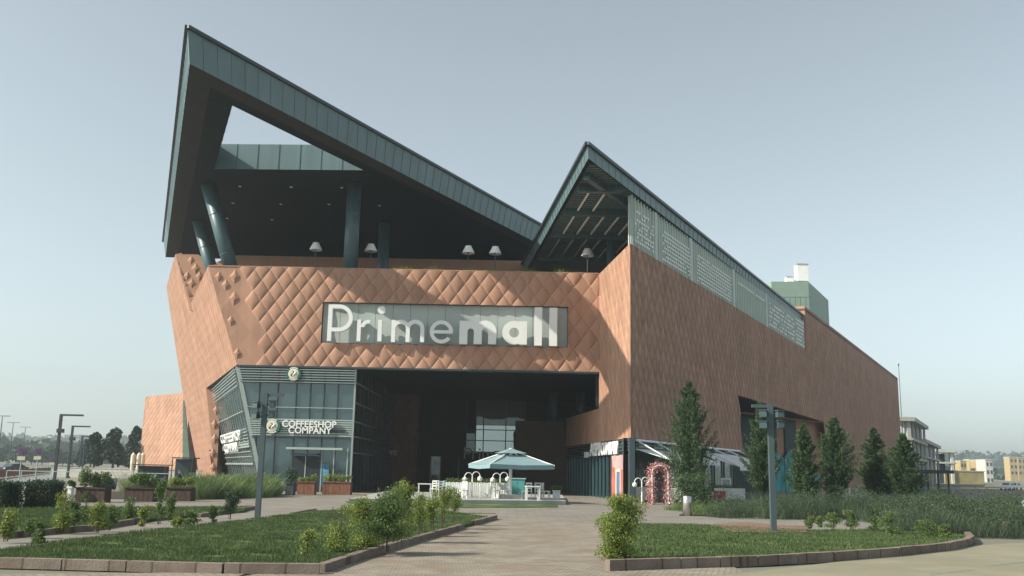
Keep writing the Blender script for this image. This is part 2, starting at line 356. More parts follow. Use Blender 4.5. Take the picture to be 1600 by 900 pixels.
sheet('planting_bed', [G(1060, 806), G(1220, 808), G(1420, 812), G(1470, 838), G(1600, 838), (60, 38), (60, 70), (20, 62), G(1100, 786)], 0.02, M['earth'])
sheet('planting_bed_grass', [G(292, 782), G(425, 777), G(430, 768), (-22, 66), (-26, 62), (-23, 50)], 0.02, M['earth'])

def kerb(name, pts, wid=0.16, hgt=0.15):
    b = MB(); n = 0
    P = [Vector((p[0], p[1], 0)) for p in pts]
    for i in range(len(P) - 1):
        L = (P[i + 1] - P[i]).length; k = max(1, int(L / 0.95))
        for j in range(k):
            a = P[i].lerp(P[i + 1], j / k); c = P[i].lerp(P[i + 1], (j + 1) / k); d = (c - a).normalized() * 0.012
            z = hgt / 2 + rnd.uniform(-0.006, 0.006)
            b.bar(a + d + Vector((0, 0, z)), c - d + Vector((0, 0, z)), wid, hgt)
    return struct(b.build(name, M['kerb']))
kerb('path_kerb', [G(500, 895), G(560, 874), G(640, 850), G(722, 826)])
kerb('path_kerb', [G(738, 821), G(774, 811)])
kerb('lawn_kerb', [(-30, 15.2), (-20, 15.1), G(0, 887), G(200, 892), G(350, 896), G(500, 897)], 0.2, 0.17)
rk = [G(948, 892), G(1060, 888), G(1180, 884), G(1300, 877), G(1400, 869), G(1480, 860), G(1510, 853), G(1518, 848), G(1512, 841)]
kerb('lawn_kerb', rk, 0.18, 0.2)
kerb('side_kerb', [G(0, 843), G(150, 829), G(225, 816)], 0.14, 0.16)
kerb('side_kerb', [G(310, 809), G(396, 796)], 0.14, 0.14)
kerb('side_kerb', [G(455, 806), G(492, 799)], 0.14, 0.12)
kerb('side_kerb', [G(0, 868), G(250, 836), G(400, 817)], 0.08, 0.12)
kerb('plaza_kerb', [G(1000, 821), G(1110, 824), G(1260, 827)], 0.12, 0.11)
kerb('plaza_kerb', [G(775, 803), G(600, 800), G(500, 799)], 0.10, 0.03)
def ln(name, a, b_, wd, m, z=0.012):
    a = Vector((a[0], a[1], 0)); b_ = Vector((b_[0], b_[1], 0)); n_ = (b_ - a).normalized().cross(Vector((0, 0, 1))) * wd / 2
    return sheet(name, [a - n_, b_ - n_, b_ + n_, a + n_], z, m)
M['bluepaint'] = mat('blue_road_paint', (0.15, 0.22, 0.24), 0.8, var=0.3, scale=6)
ln('painted_line', G(1455, 898), G(1520, 891), 0.06, M['bluepaint'])
ln('painted_line', G(1545, 885), G(1600, 879), 0.06, M['bluepaint'])
# left road
sheet('road', [G(-120, 768), G(0, 749), G(112, 735), G(134, 736), G(95, 749), G(40, 763), G(-100, 790)], 0.01, M['asphalt'])
sheet('far_road', [G(-120, 760), G(0, 745), G(104, 733), G(60, 731), G(0, 733), G(-120, 738)], 0.02, M['asphalt'])
sheet('service_road', [(26, 50), (40, 50), (220, 240), (200, 245), (60, 100)], 0.012, M['asphalt'])

# ------------------------------------------------------------------ the mall
mall = thing('shopping_mall', 'huge terracotta quilted shopping mall with sharp teal roof canopies', 'building')
FY = 72.4; ZT, ZB = 16.85, 9.28
E1 = ony(325, 416, FY); E2 = ony(370, 570, FY); XR = 6.72
E1.z = ZT; E2.z = ZB
sg0 = ony(505, 471, FY); sg1 = ony(887, 544, FY); SX0, SX1, SZ0, SZ1 = sg0.x, sg1.x, sg1.z + 0.03, sg0.z - 0.05
xl = lambda z: E2.x + (E1.x - E2.x) * (z - ZB) / (ZT - ZB)
def qh(x, z):
    u = (x - SX0) / QW; v = (z - ZB) / QH
    a = (u + v) % 1.0; c = (u - v) % 1.0
    pa = 1 - (2 * a - 1) ** 2; pc = 1 - (2 * c - 1) ** 2
    k = 1.0
    lim = xl(z) + (2.3 if z > 11 else 1.6)
    # at the slanted left margin the wall is plain
    du = math.floor(u + v) , math.floor(u - v); ccx = (du[0] + du[1] + 1) / 2 * QW + SX0; ccz = (du[0] - du[1]) / 2 * QH + ZB
    if ccx < xl(ccz) + (2.6 if ccz > 10.6 else 1.9): k = 0.0
    if ccx > XR - 1.4 and (int(du[0] * 7 + du[1] * 3) % 3): k = 0.35
    return k * 0.125 * (pa * pc) ** 0.4
def facade_patch(x0f, x1, z0, z1, name='quilted_wall'):
    nz = max(2, int((z1 - z0) / 0.05)); nx = max(2, int((x1 - x0f(z0)) / 0.05)); b = MB()
    for j in range(nz + 1):
        z = z0 + (z1 - z0) * j / nz; xa = x0f(z)
        for i in range(nx + 1):
            x = xa + (x1 - xa) * i / nx; b.v.append((x, FY - qh(x, z), z))
    for j in range(nz):
        for i in range(nx): p = j * (nx + 1) + i; b.f.append((p, p + 1, p + nx + 2, p + nx + 1))
    return b.build(name, M['quilt'], mall, smooth=False, recalc=False, uvax=((SX0, 0, ZB), (1, 0, 0), (0, 0, 1)))
facade_patch(xl, SX0, ZB, ZT); facade_patch(lambda z: SX1, XR, ZB, ZT)
facade_patch(lambda z: SX0, SX1, ZB, SZ0); facade_patch(lambda z: SX0, SX1, SZ1, ZT)
MB().box(((E2.x + XR) / 2, FY + 0.25, ZB - 0.08), (XR - E2.x, 0.9, 0.14)).build('lower_trim', M['mullion'], mall)
MB().box(((E1.x + XR) / 2, FY + 0.32, ZT + 0.03), (XR - E1.x - 0.1, 0.75, 0.08)).build('coping', M['terra'], mall)
# backing wall with sign recess
b = MB().slab([[(E2.x, FY + 0.45, ZB), (XR, FY + 0.45, ZB), (XR, FY + 0.45, ZT), (E1.x, FY + 0.45, ZT)]], (0, 0.35, 0)); b.build('facade_core', M['terra'], mall)
fr = MB()
for (a, c) in (((SX0, SZ1), (SX1, SZ1)), ((SX0, SZ0), (SX1, SZ0))):
    fr.box(((SX0 + SX1) / 2, FY + 0.2, a[1]), (SX1 - SX0, 0.5, 0.05))
for x in (SX0, SX1): fr.box((x, FY + 0.2, (SZ0 + SZ1) / 2), (0.05, 0.5, SZ1 - SZ0))
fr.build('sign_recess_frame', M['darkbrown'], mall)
sp = MB(); npn = 14; wp = (SX1 - SX0) / npn
for i in range(npn): sp.box((SX0 + wp * (i + .5), FY + 0.30, (SZ0 + SZ1) / 2), (wp - 0.025, 0.06, SZ1 - SZ0 - 0.05))
sign = sp.build('sign_panel', M['panel'], mall)

# lettering, drawn as strokes in the sign's own units (80.8 to the metre)
K = 80.8
def LX(x): return SX0 + (x - 52) / K
def LZ(y, x): return SZ1 - (y - 42 - (x - 52) * 0.0165) / K
LY0, LTH = FY - 0.62, 0.38
def stroke_rect(b, x0, x1, y0, y1, e=0.0):
    xm = (x0 + x1) / 2; b.box((LX(xm), LY0 + LTH / 2 - e, (LZ(y0, xm) + LZ(y1, xm)) / 2), (abs(x1 - x0) / K, LTH, abs(y1 - y0) / K))
def stroke_arc(b, cx, cy, ro, ri, a0, a1, e=0.0, ex=1.0, n=24):
    full = abs(a1 - a0) >= 359.9; vs = []; fs = []; m = n if full else n + 1
    for i in range(m):
        t = R(a0 + (a1 - a0) * i / n)
        for rr in (ro, ri):
            x = cx + rr * math.cos(t) * ex; y = cy - rr * math.sin(t)
            for yy in (LY0 - e, LY0 + LTH - e): vs.append((LX(x), yy, LZ(y, cx)))
    for i in range(n):
        p = 4 * i; q = 4 * ((i + 1) % m)
        fs += [(p, q, q + 2, p + 2), (p + 1, p + 3, q + 3, q + 1), (p, p + 1, q + 1, q), (p + 2, q + 2, q + 3, p + 3)]
    if not full: fs += [(0, 2, 3, 1), (4 * n, 4 * n + 1, 4 * n + 3, 4 * n + 2)]
    b.add(vs, fs)
def letter(fn):
    b = MB(); fn(b); return b.build('letter', M['letter'], sign)
def P_(b):
    stroke_rect(b, 97, 122, 65, 290); stroke_rect(b, 122, 165, 65, 89, .004); stroke_rect(b, 122, 165, 208, 232, .004)
    stroke_arc(b, 165, 148.5, 83.5, 59.5, -90, 90, .008)
letter(P_)
def r_(b): stroke_rect(b, 277, 300, 158, 292); stroke_arc(b, 344, 205, 45, 23, 72, 180, .004)
letter(r_)
def i_(b): stroke_rect(b, 404, 428, 160, 292); stroke_arc(b, 422, 98, 24, 1, 0, 360)
letter(i_)
def m_(x0, x1, st, top, bot):
    def f(b):
        stroke_rect(b, x0, x0 + st, top, bot); mid = (x0 + x1) / 2; hw = (mid + st / 2 - x0) / 2
        for k, (c0, c1) in enumerate(((x0, mid + st / 2), (mid - st / 2, x1))):
            cx = (c0 + c1) / 2; ro = (c1 - c0) / 2; stroke_arc(b, cx, top + ro - 2, ro, ro - st, 0, 180, .004 * (k + 1))
            stroke_rect(b, c1 - st, c1, top + ro - 2, bot, .012 + .004 * k)
    return f
letter(m_(487, 688, 24, 160, 296))
def e_(b): stroke_arc(b, 792, 232, 71, 48, 0, 322, 0); stroke_rect(b, 732, 861, 222, 242, .004)
letter(e_)
letter(m_(902, 1127, 49, 163, 306))
def a_(b): stroke_arc(b, 1236, 235, 73, 30, 0, 360, 0); stroke_rect(b, 1266, 1314, 165, 308, .004)
letter(a_)
letter(lambda b: stroke_rect(b, 1359, 1405, 78, 314)); letter(lambda b: stroke_rect(b, 1450, 1498, 80, 316))

# isolated small studs on the plain margin
def stud(b, c, w_, h_, d, nrm=(0, -1, 0), ux=(1, 0, 0), uz=(0, 0, 1)):
    c = Vector(c); n_ = Vector(nrm).normalized(); u = Vector(ux); v = Vector(uz)
    o = [c + u * w_ / 2, c + v * h_ / 2, c - u * w_ / 2, c - v * h_ / 2]
    i = [c + u * w_ * .16 + n_ * d, c + v * h_ * .16 + n_ * d, c - u * w_ * .16 + n_ * d, c - v * h_ * .16 + n_ * d]
    b.add(o + i, [(0, 1, 5, 4), (1, 2, 6, 5), (2, 3, 7, 6), (3, 0, 4, 7), (4, 5, 6, 7)])
sb = MB()
for (px, py, s_) in ((342, 432, 1), (353, 445, 1.1), (367, 432, 1.35), (366, 466, 1.4), (361, 501, 1.0), (371, 552, 1.05), (381, 540, .1), (360, 452, .1)):
    if s_ < 0.5: continue
    q = ony(px, py, FY); stud(sb, (q.x, FY - 0.0, q.z), 0.66 * s_, 0.85 * s_, 0.11)
sb.each('stud', M['terra'], mall)

# leaning left flank, one plane that carries the front edge E1-E2
D = Vector((-0.380, 0.925, 0)); D.normalize()
nL = D.cross(E2 - E1).normalized()
if nL.x > 0: nL = -nL
LPt = lambda x, y: onpl(x, y, E1, nL)
def down_to(a, c, z=0.0):
    t = (z - a.z) / (c.z - a.z); return a + (c - a) * t
J = LPt(322, 607); J.z = ZB; Jg = down_to(J, LPt(346, 735)); Bk = LPt(284, 605); Bg = down_to(Bk, LPt(309, 731))
N1 = LPt(298, 474); N2 = LPt(274, 397); N3 = LPt(260, 449)
poly = [E1, E2, J, Jg, Bg, Bk, N3, N2, N1]
d1, d2, d3, d4 = LPt(327, 703), LPt(338, 702), LPt(341, 716), LPt(336, 734); d5 = LPt(331, 734)
b = MB().slab([poly, [d1, d2, d3, d4, d5]], -nL * 0.6)
uL = D; vL = uL.cross(nL).normalized(); vL = vL if vL.z > 0 else -vL
b.build('leaning_wall', M['quilt_soft'], mall, uvax=(E1, uL, vL))
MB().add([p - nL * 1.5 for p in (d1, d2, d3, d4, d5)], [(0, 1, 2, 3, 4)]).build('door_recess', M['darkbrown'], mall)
# upper back wing
YB = N1.y
wx = 3.0
b = MB().slab([[(N1.x, YB, ZT - 0.9), (N2.x, N2.y, N2.z), (N2.x + 2.2, N2.y, N2.z), (N2.x + 3.6, N2.y, N2.z - 0.9), (N2.x + 5.5, N2.y, N2.z), (wx, YB + .8, N2.z), (wx, YB + .8, ZT - 0.9)]], (0, 0.5, 0))
b.build('terrace_back_wall', M['terra'], mall)
b = MB()
for (px, py, s_) in ((299, 407, 1), (306, 420, 1.3), (293, 431, 1), (300, 443, 1.2), (312, 432, 1.2)):
    q = ony(px, py, YB); stud(b, (q.x, YB - 0.02, q.z), 0.75 * s_, 0.9 * s_, 0.12)
b.each('stud', M['terra'], mall)
# jamb beside the coffee shop (front of the leaning slab)
GB = onz(335, 605, ZB); jb = [J, Vector((GB.x + .3, J.y, ZB)), Vector((GB.x + .3 + (Jg.x - J.x), J.y, 0)), Jg]
MB().slab([jb], (0, 0.5, 0)).build('leaning_jamb', M['terra'], mall)
b = MB()
for k in range(6):
    t = 0.08 + k * 0.15; a = J.lerp(Jg, t); stud(b, (a.x + 1.05 + 0.1 * (k % 2), J.y - 0.02, a.z), 0.75, 1.0, 0.12)
b.each('stud', M['terra'], mall)
# overhang soffit between facade and jamb
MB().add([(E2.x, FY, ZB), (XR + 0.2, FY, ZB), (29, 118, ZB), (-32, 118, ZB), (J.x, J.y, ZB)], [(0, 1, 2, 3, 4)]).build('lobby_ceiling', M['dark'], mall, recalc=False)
# terrace floor
MB().slab([[(E1.x + .2, FY + .5, 16.0), (XR, FY + .5, 16.0), (8.3, 64.4, 16.0), (8.3 + 33, 64.4 + 62, 16.0), (-30, 130, 16.0), (N1.x + .6, YB, 16.0)]], (0, 0, -0.3)).build('terrace_floor', M['soffit2'], mall)

# right part: side wall towards the viewer, then the long receding wall
Cn = Vector((7.80, 62.2, 0)); dR = Vector((math.sin(R(27.7)), math.cos(R(27.7)), 0)); nR = Vector((dR.y, -dR.x, 0))
S0 = Vector((6.70, FY, 0)); SB = Vector((5.13, 87.6, 0)); dS = (SB - Cn).normalized(); nS = Vector((-dS.y, dS.x, 0))
ZW = 4.05
Z = lambda p, z: Vector((p.x, p.y, z))
spoly = [Z(Cn, ZW), Z(Cn, ZT), Z(S0, ZT), Z(S0, 6.55), Z(SB, 6.55), Z(SB, ZW)]
MB().slab([spoly], (dR + dS).normalized() * .4).build('side_wall', M['quilt_soft'], mall, uvax=(Cn, dS, (0, 0, 1)))
def onR(x, y): return onpl(x, y, Cn, nR)
sA = (onR(1155, 700) - Cn).dot(dR); sB_ = (onR(1287, 661) - Cn).dot(dR); sC = (onR(1258, 500) - Cn).dot(dR); sE = (onR(1403, 600) - Cn).dot(dR)
zOp = onR(1156, 618).z; ZH = onR(1257, 478).z; ZHe = onR(1403, 591).z
W = lambda s_, z, o=0.0: Z(Cn + dR * s_ + nR * o, z)
wpoly = [W(0, ZW), W(sA + 1.5, ZW - 0.1), W(sA + 0.6, ZW + 2.0), W(sA + 0.9, ZW + 3.2), W(sA, zOp), W(sB_, zOp - 0.1), W(sB_ + 4, 0), W(sE, 0), W(sE, ZHe), W(sC, ZH), W(sC, ZT), W(0, ZT)]
MB().slab([wpoly], (dR * .5 + dS).normalized() * 1.0).build('long_wall', M['quilt_long'], mall, uvax=(Cn, dR, (0, 0, 1)))
MB().slab([[W(sC, ZT), W(sC, ZH), W(sC, ZH, -9), W(sC, ZT, -9)]], dR * 0.3).build('step_wall', M['terra'], mall)
MB().slab([[W(sC, ZH - .3), W(sE, ZHe - .3), W(sE, ZHe - .3, -40), W(sC, ZH - .3, -40)]], (0, 0, -0.3)).build('rear_roof', M['soffit2'], mall)
MB().slab([[W(sE, 0, -.3), W(sE, ZHe - .2, -.3), W(sE, ZHe - .2, -60), W(sE, 0, -60)]], dR * -0.3).build('end_wall', M['terra'], mall)
# angled recess of the side entrance
MB().slab([[W(sA, zOp, -0.5), W(sB_, zOp - .1, -0.5), W(sA, zOp, -11)]], (0, 0, 0.3)).build('recess_ceiling', M['dark'], mall)
MB().slab([[W(sA - .2, 0, -10), W(sB_ + 4, 0, -.4), W(sB_ + 4, zOp - .1, -.4), W(sA - .2, zOp - .1, -10)]], -nR * 0.3).build('recess_wall', M['terra'], mall)
MB().slab([[W(sA, 0, -10), W(sA, zOp, -10), W(sA, zOp, -.6), W(sA, 0, -.6)]], dR * -0.3).build('recess_side', M['terra'], mall)
rd = (W(sB_ + 4, 0, -.4) - W(sA, 0, -10)).normalized(); rn = Vector((rd.y, -rd.x, 0)); R0 = W(sA, 0, -10) + rn * .12
b = MB()
for t0, t1 in ((14, 19.6), (20, 25.6), (26, 31.8), (34.2, 37.6)): b.slab([[R0 + rd * t0, R0 + rd * t1, R0 + rd * t1 + Vector((0, 0, 8.6)), R0 + rd * t0 + Vector((0, 0, 8.6))]], rn * .06)
b.each('tall_window', M['wind_matte'], mall)
# teal mural painted on low panels in front of the recess
mu = MB(); 
for t0, t1, h_ in ((29, 33, 4.6), (33.2, 36, 5.0), (36.4, 40, 4.2), (40.2, 43.5, 2.6)):
    mu.slab([[R0 + rd * t0 + rn * .3, R0 + rd * t1 + rn * .3, R0 + rd * t1 + rn * .3 + Vector((0, 0, h_ * .85)), R0 + rd * ((t0 + t1) / 2) + rn * .3 + Vector((0, 0, h_)), R0 + rd * t0 + rn * .3 + Vector((0, 0, h_ * .8))]], rn * .05)
M['mural_teal'] = mat('mural_teal', (0.04, 0.26, 0.28), 0.7, var=0.5, scale=0.8)
mu.each('painted_mural', M['mural_teal'], mall)

# perforated screen above the long wall
ZS = 20.35
b = MB(); b.slab([[W(0.6, ZT + .02, -.3), W(sC - .4, ZT + .02, -.3), W(sC - .4, ZS, -.3), W(0.6, ZS, -.3)]], -nR * .06); b.build('screen_panel', M['screen'], mall)
b = MB(); s_ = 0.6
while s_ < sC - .4:
    b.bar(W(s_, ZT + .05, -.12), W(s_, ZS, -.12), 0.10, 0.12, upv=nR); s_ += 0.62
for s2 in (5.5, 14, 27, 40): b.bar(W(s2, ZT, -.10), W(s2, ZS, -.10), 0.5, 0.10, upv=nR)
b.each('screen_rib', M['screen'], mall)
b = MB(); r2 = random.Random(3)
def sun_spots(s0, s1, z0, z1, ds, dz, pr, slant=0.0):
    j = 0; z = z0
    while z < z1:
        s_ = s0 + (0.31 if j % 2 else 0)
        while s_ < s1:
            if r2.random() < pr: b.bar(W(s_ - ds * .28, z, -.03), W(s_ + ds * .28, z, -.03), 0.03, dz * .5, upv=(0, 0, 1))
            s_ += ds
        z += dz; j += 1
sun_spots(1.2, 5.0, 17.3, 19.6, .44, .30, .8); sun_spots(7, 13.5, 17.2, 19.5, .44, .30, .95); sun_spots(15.5, 26, 17.2, 19.6, .5, .30, .95)
sun_spots(28, 39, 19.4, 19.7, .62, .3, .9); sun_spots(41, sC - 6.5, 17.3, 19.9, .5, .45, .7); sun_spots(sC - 5.5, sC - .9, 17.2, 20, .5, .45, .8)
b.build('sun_spot_tile', M['tile'], mall)['kind'] = 'stuff'  # pale raised pieces stand for sunlight coming through the screen
MB().bar(W(0.6, ZT, -.1), W(0.6, ZS, -.1), .16, .2).build('screen_post', M['alu'], mall)

# ---- roofs
def roof(apex_t, left_t, right_t, ztop, zsof, inset, hole=None, zcap=None, name='canopy_roof'):
    A, L, Rr = [Vector((p.x, p.y, ztop)) for p in (apex_t, left_t, right_t)]
    ctr = (A + L + Rr) / 3
    def ins(p, k): d = (Vector((ctr.x, ctr.y, 0)) - Vector((p.x, p.y, 0))).normalized(); return Vector((p.x, p.y, 0)) + d * k
    A2, L2, R2 = [Z(ins(p, inset), zsof) for p in (A, L, Rr)]
    ht = [Z(h, ztop) for h in hole] if hole else None; hb = [Z(h, zsof) for h in hole] if hole else None
    b = MB(); n = tessellate_polygon([[A, L, Rr]] + ([ht] if ht else [])); b.add([A, L, Rr] + (ht or []), n)
    b.build(name, M['fascia'], mall)
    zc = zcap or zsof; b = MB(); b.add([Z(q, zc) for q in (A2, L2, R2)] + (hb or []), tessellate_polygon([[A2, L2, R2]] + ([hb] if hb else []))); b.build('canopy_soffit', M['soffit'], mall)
    b = MB(); pts = [A, L, Rr]; pt2 = [A2, L2, R2]; dz = Vector((0, 0, 0.22))
    for i in range(3): j = (i + 1) % 3; b.add([pts[i] - dz, pts[j] - dz, pt2[j], pt2[i]], [(0, 1, 2, 3)])
    b.build('canopy_fascia', M['fascia'], mall)
    # standing seams on the fascia and a dark drip edge
    b = MB(); e = MB()
    for i in range(3):
        j = (i + 1) % 3; Ln = (pts[j] - pts[i]).length; k = int(Ln / 1.15)
        for q in range(1, k):
            a = (pts[i] - dz).lerp(pts[j] - dz, q / k); c = pt2[i].lerp(pt2[j], q / k); o_ = Vector((a.x - c.x, a.y - c.y, 0)); o_ = o_.normalized() * 0.02 if o_.length > 0 else o_
            b.bar(a + o_, c + o_, 0.02, 0.04)
        o1 = (pts[i] - Z(ctr, pts[i].z)).normalized() * .12; o2 = (pts[j] - Z(ctr, pts[j].z)).normalized() * .12
        e.bar(pts[i] - dz / 2 + o1, pts[j] - dz / 2 + o2, 0.26, 0.2)
    b.each('fascia_seam', M['fascia'], mall); e.build('roof_edge', M['black'], mall)
    if hb:
        b = MB(); m_ = len(hb)
        for i in range(m_): j = (i + 1) % m_; b.add([hb[i], hb[j], ht[j], ht[i]], [(0, 1, 2, 3)])
        b.build('opening_lining', M['fascia'], mall)
        b = MB()
        for i in range(m_):
            j = (i + 1) % m_; k = int((hb[j] - hb[i]).length / 1.6); hc = (hb[0] + hb[1] + hb[2]) / 3
            for q in range(1, k):
                a = hb[i].lerp(hb[j], q / k); o_ = (hc - a).normalized() * .015; b.bar(a + o_, Z(a + o_, ztop), .03, .04)
        b.each('fascia_seam', M['teal'], mall)
    return A2, L2, R2
ZS1, ZT1 = 24.0, 26.0
At = onz(294, 40, ZT1); Lt = onz(256, 375, ZT1); Rt = onz(842, 348, ZT1); Rt2 = Rt + (Rt - At).normalized() * 14
hole = [onz(363, 165, ZS1), onz(335, 264, ZS1), onz(568, 266, ZS1)]
A2, L2, R2 = roof(At, Lt, Rt2, ZT1, ZS1, 0.62, hole)
# pale border strip of the soffit
b = MB(); c3 = (A2 + L2 + R2) / 3; P3 = [A2, L2, R2]
def inset_tri(P, d):
    out = []
    for i in range(3):
        a, p, c = P[(i - 1) % 3], P[i], P[(i + 1) % 3]; u = (a - p).normalized(); v = (c - p).normalized(); ang = math.acos(max(-1, min(1, u.dot(v)))); out.append(p + (u + v).normalized() * (d / math.sin(ang / 2)))
    return out
I3 = inset_tri(P3, 1.3)
for i in range(3): j = (i + 1) % 3; dz = Vector((0, 0, -.012)); b.add([P3[i] + dz, P3[j] + dz, I3[j] + dz, I3[i] + dz], [(0, 1, 2, 3)])
b.build('soffit_border', M['soffit2'], mall)
# recessed downlights of the big soffit
for (px, py) in ((375, 291), (455, 292), (534, 293), (364, 317), (439, 319), (514, 319), (355, 341), (425, 343), (593, 321)):
    q = onz(px, py, ZS1 - .05); MB().lathe((q.x, q.y, q.z - .05), [(.11, 0), (.13, .05)], 10).build('downlight', M['white'], mall)
# columns
def column(a, c, r, name='column'):
    b = MB().tube([a, c], r, 24); o = b.build(name, M['teal'], mall, smooth=True)
    for p in o.data.polygons: p.use_smooth = len(p.vertices) == 4
    rg = MB(); 
    for t in (0.28, 0.68): m_ = Vector(a).lerp(Vector(c), t); d = (Vector(c) - Vector(a)).normalized(); rg.tube([m_, m_ + d * .06], r + .015, 24)
    rg.build('column_band', M['teal'], o)
t1 = onz(554, 288, ZS1); column((t1.x, t1.y, 16), t1, .56)
t2_ = onz(601, 350, ZS1); column((t2_.x, t2_.y, 16), t2_, .52)
ta = onz(325, 288, ZS1); ba = ony(359, 413, ta.y); ba = down_to(ta, ba, 16); column(ba, ta, .56)
tb = onz(310, 345, ZS1); bb_ = ony(328, 413, tb.y); bb_ = down_to(tb, bb_, 16); column(bb_, tb, .56)
# rear dark glazing between terrace wall and soffit
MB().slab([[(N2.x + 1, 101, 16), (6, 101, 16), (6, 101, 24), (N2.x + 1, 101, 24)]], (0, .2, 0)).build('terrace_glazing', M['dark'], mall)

ZS2, ZT2 = 20.4, 21.35
Ap = onz(918, 222, ZT2); Lp = onz(812, 420, ZT2); Lp = Ap + (Lp - Ap) * 1.15; Rp = onz(1260, 496, ZT2)
a2, l2, r2_ = roof(Ap, Lp, Rp, ZT2, ZS2 + 0.02, 0.30, zcap=ZS2 + .5)
dL = (l2 - a2).normalized(); dRr = (r2_ - a2).normalized()
# lattice under the small canopy: slats, beams, pale bars standing for sunlit gaps
b = MB(); Y = a2.y + 2.0
def xspan(Y):
    tl = (Y - a2.y) / dL.y; tr = (Y - a2.y) / dRr.y; return a2.x + dL.x * tl + 0.4, a2.x + dRr.x * tr - 0.4
while Y < 96:
    x0, x1 = xspan(Y); b.box(((x0 + x1) / 2, Y, ZS2 + .28), (x1 - x0, 0.22, 0.16)); Y += 0.5
b.each('soffit_slat', M['fascia'], mall)
for Y in (61.5, 67.5, 74.5, 83.0):
    x0, x1 = xspan(Y); MB().box(((x0 + x1) / 2, Y, ZS2 - .05), (x1 - x0, 0.4, 0.5)).build('soffit_beam', M['teal'], mall)
q0 = a2 + dL * 3.4 + Vector((.5, 0, 0)); MB().bar(Z(q0, ZS2 - .02) , Z(q0 + dRr * 16, ZS2 - .02), .4, .45).build('soffit_beam', M['teal'], mall)
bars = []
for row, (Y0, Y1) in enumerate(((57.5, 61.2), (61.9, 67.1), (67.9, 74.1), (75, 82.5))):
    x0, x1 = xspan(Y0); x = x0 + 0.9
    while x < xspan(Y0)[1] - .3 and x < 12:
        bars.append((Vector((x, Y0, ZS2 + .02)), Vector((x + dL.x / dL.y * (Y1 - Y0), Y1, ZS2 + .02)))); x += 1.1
for p, q in bars: MB().bar(p, q, .10, .12).build('sun_gap_bar', M['tile'], mall)
for px, py in ((990, 318), (955, 372)):
    q = onz(px, py, ZS2); MB().tube([(q.x, q.y, 16), (q.x, q.y, ZS2 + .2)], .36, 20).build('column', M['teal'], mall, smooth=True)
    
# ---- coffee shop glazing (front)
GY = FY + 0.25
xg = lambda z: E2.x + (ony(410, 768, FY).x - E2.x) * (ZB - z) / ZB
GX1 = ony(556, 577, FY).x
mx = [None] + [ony(px, 620, GY).x for px in (405, 434, 463, 485, 506.5, 528)] + [GX1]
for i in range(len(mx) - 1):
    x1 = mx[i + 1]; bot = 0.0
    if i == 0: pl = [(xg(ZB - .15), GY, ZB - .15), (x1, GY, ZB - .15), (x1, GY, max(0, 0)), (xg(0) if xg(0) < x1 else x1, GY, 0)] if xg(0) < x1 else None
    if i == 0 and xg(0) >= x1:
        zt = ZB * (1 - (x1 - E2.x) / (xg(0) - E2.x)); pl = [(xg(ZB - .15), GY, ZB - .15), (x1, GY, ZB - .15), (x1, GY, zt)]
    elif i > 0:
        x0 = mx[i]; pl = [(max(x0, xg(ZB - .15)), GY, ZB - .15), (x1, GY, ZB - .15), (x1, GY, 0)] + ([(xg(0), GY, 0)] if xg(0) > x0 else [(x0, GY, 0)])
        if xg(0) > x0: zt = ZB * (1 - (x0 - E2.x) / (xg(0) - E2.x)); pl.append((x0, GY, zt))
    g = MB().slab([[Vector(p) for p in pl]], (0, .04, 0)).build('window', M['glass'], mall)
    if i: 
        x0 = mx[i]; zt = max(0, ZB * (1 - (x0 - E2.x) / (xg(0) - E2.x))) if x0 < xg(0) else 0
        MB().box((x0, GY - .05, (zt + ZB) / 2), (.07, .12, ZB - zt - .2)).build('mullion', M['mullion'], mall)
zpx = lambda y: ony(470, y, GY).z
def hrail(z, t, m, y=GY - .12, nm='rail', d=.1): MB().box(((xg(z) + GX1) / 2, y, z), (GX1 - xg(z), d, t)).build(nm, m, mall)
for k in range(6): hrail(ZB - .28 - k * .19, .055, M['alu'], GY - .3, 'louvre', .2)
for k in range(8): hrail(zpx(656) - k * .165, .09, M['palemetal'], GY - .18, 'louvre', .08)
hrail(zpx(637), .05, M['palemetal']); hrail(zpx(597), .10, M['mullion']); hrail(zpx(684), .08, M['mullion'])
MB().box((GX1, GY - .1, ZB / 2), (.14, .3, ZB - .2)).build('corner_post', M['alu'], mall)
b = MB().bar((xg(ZB - .1), GY - .05, ZB - .1), (xg(0), GY - .05, 0), .14, .3); b.build('corner_post', M['alu'], mall)
# entrance of the coffee shop
x0 = ony(458, 720, GY).x; x1 = ony(500, 720, GY).x
MB().box(((x0 + x1) / 2, GY - .05, 1.3), (x1 - x0, .12, 2.6)).build('doorway', M['dark'], mall)
MB().box(((x0 + x1) / 2 + .6, GY - .25, 3.15), (x1 - x0 + 2.2, .3, .16)).build('door_canopy', M['palemetal'], mall)
MB().box(((x0 + x1) / 2 - .1, GY - .35, 2.75), (x1 - x0, .5, .12)).build('door_canopy', M['black'], mall)
M['poster'] = mat('blue_poster', (0.08, 0.25, 0.38), 0.6, var=0.6, scale=3)
MB().box((ony(506, 737, GY).x, GY - .04, 1.2), (.75, .1, 1.7)).build('poster', M['poster'], mall)
b = MB()
for px in (478, 503, 522, 543): b.box((ony(px, 720, GY).x, GY - .08, 1.6), (.07, .1, 3.2))
b.each('door_frame', M['palemetal'], mall)

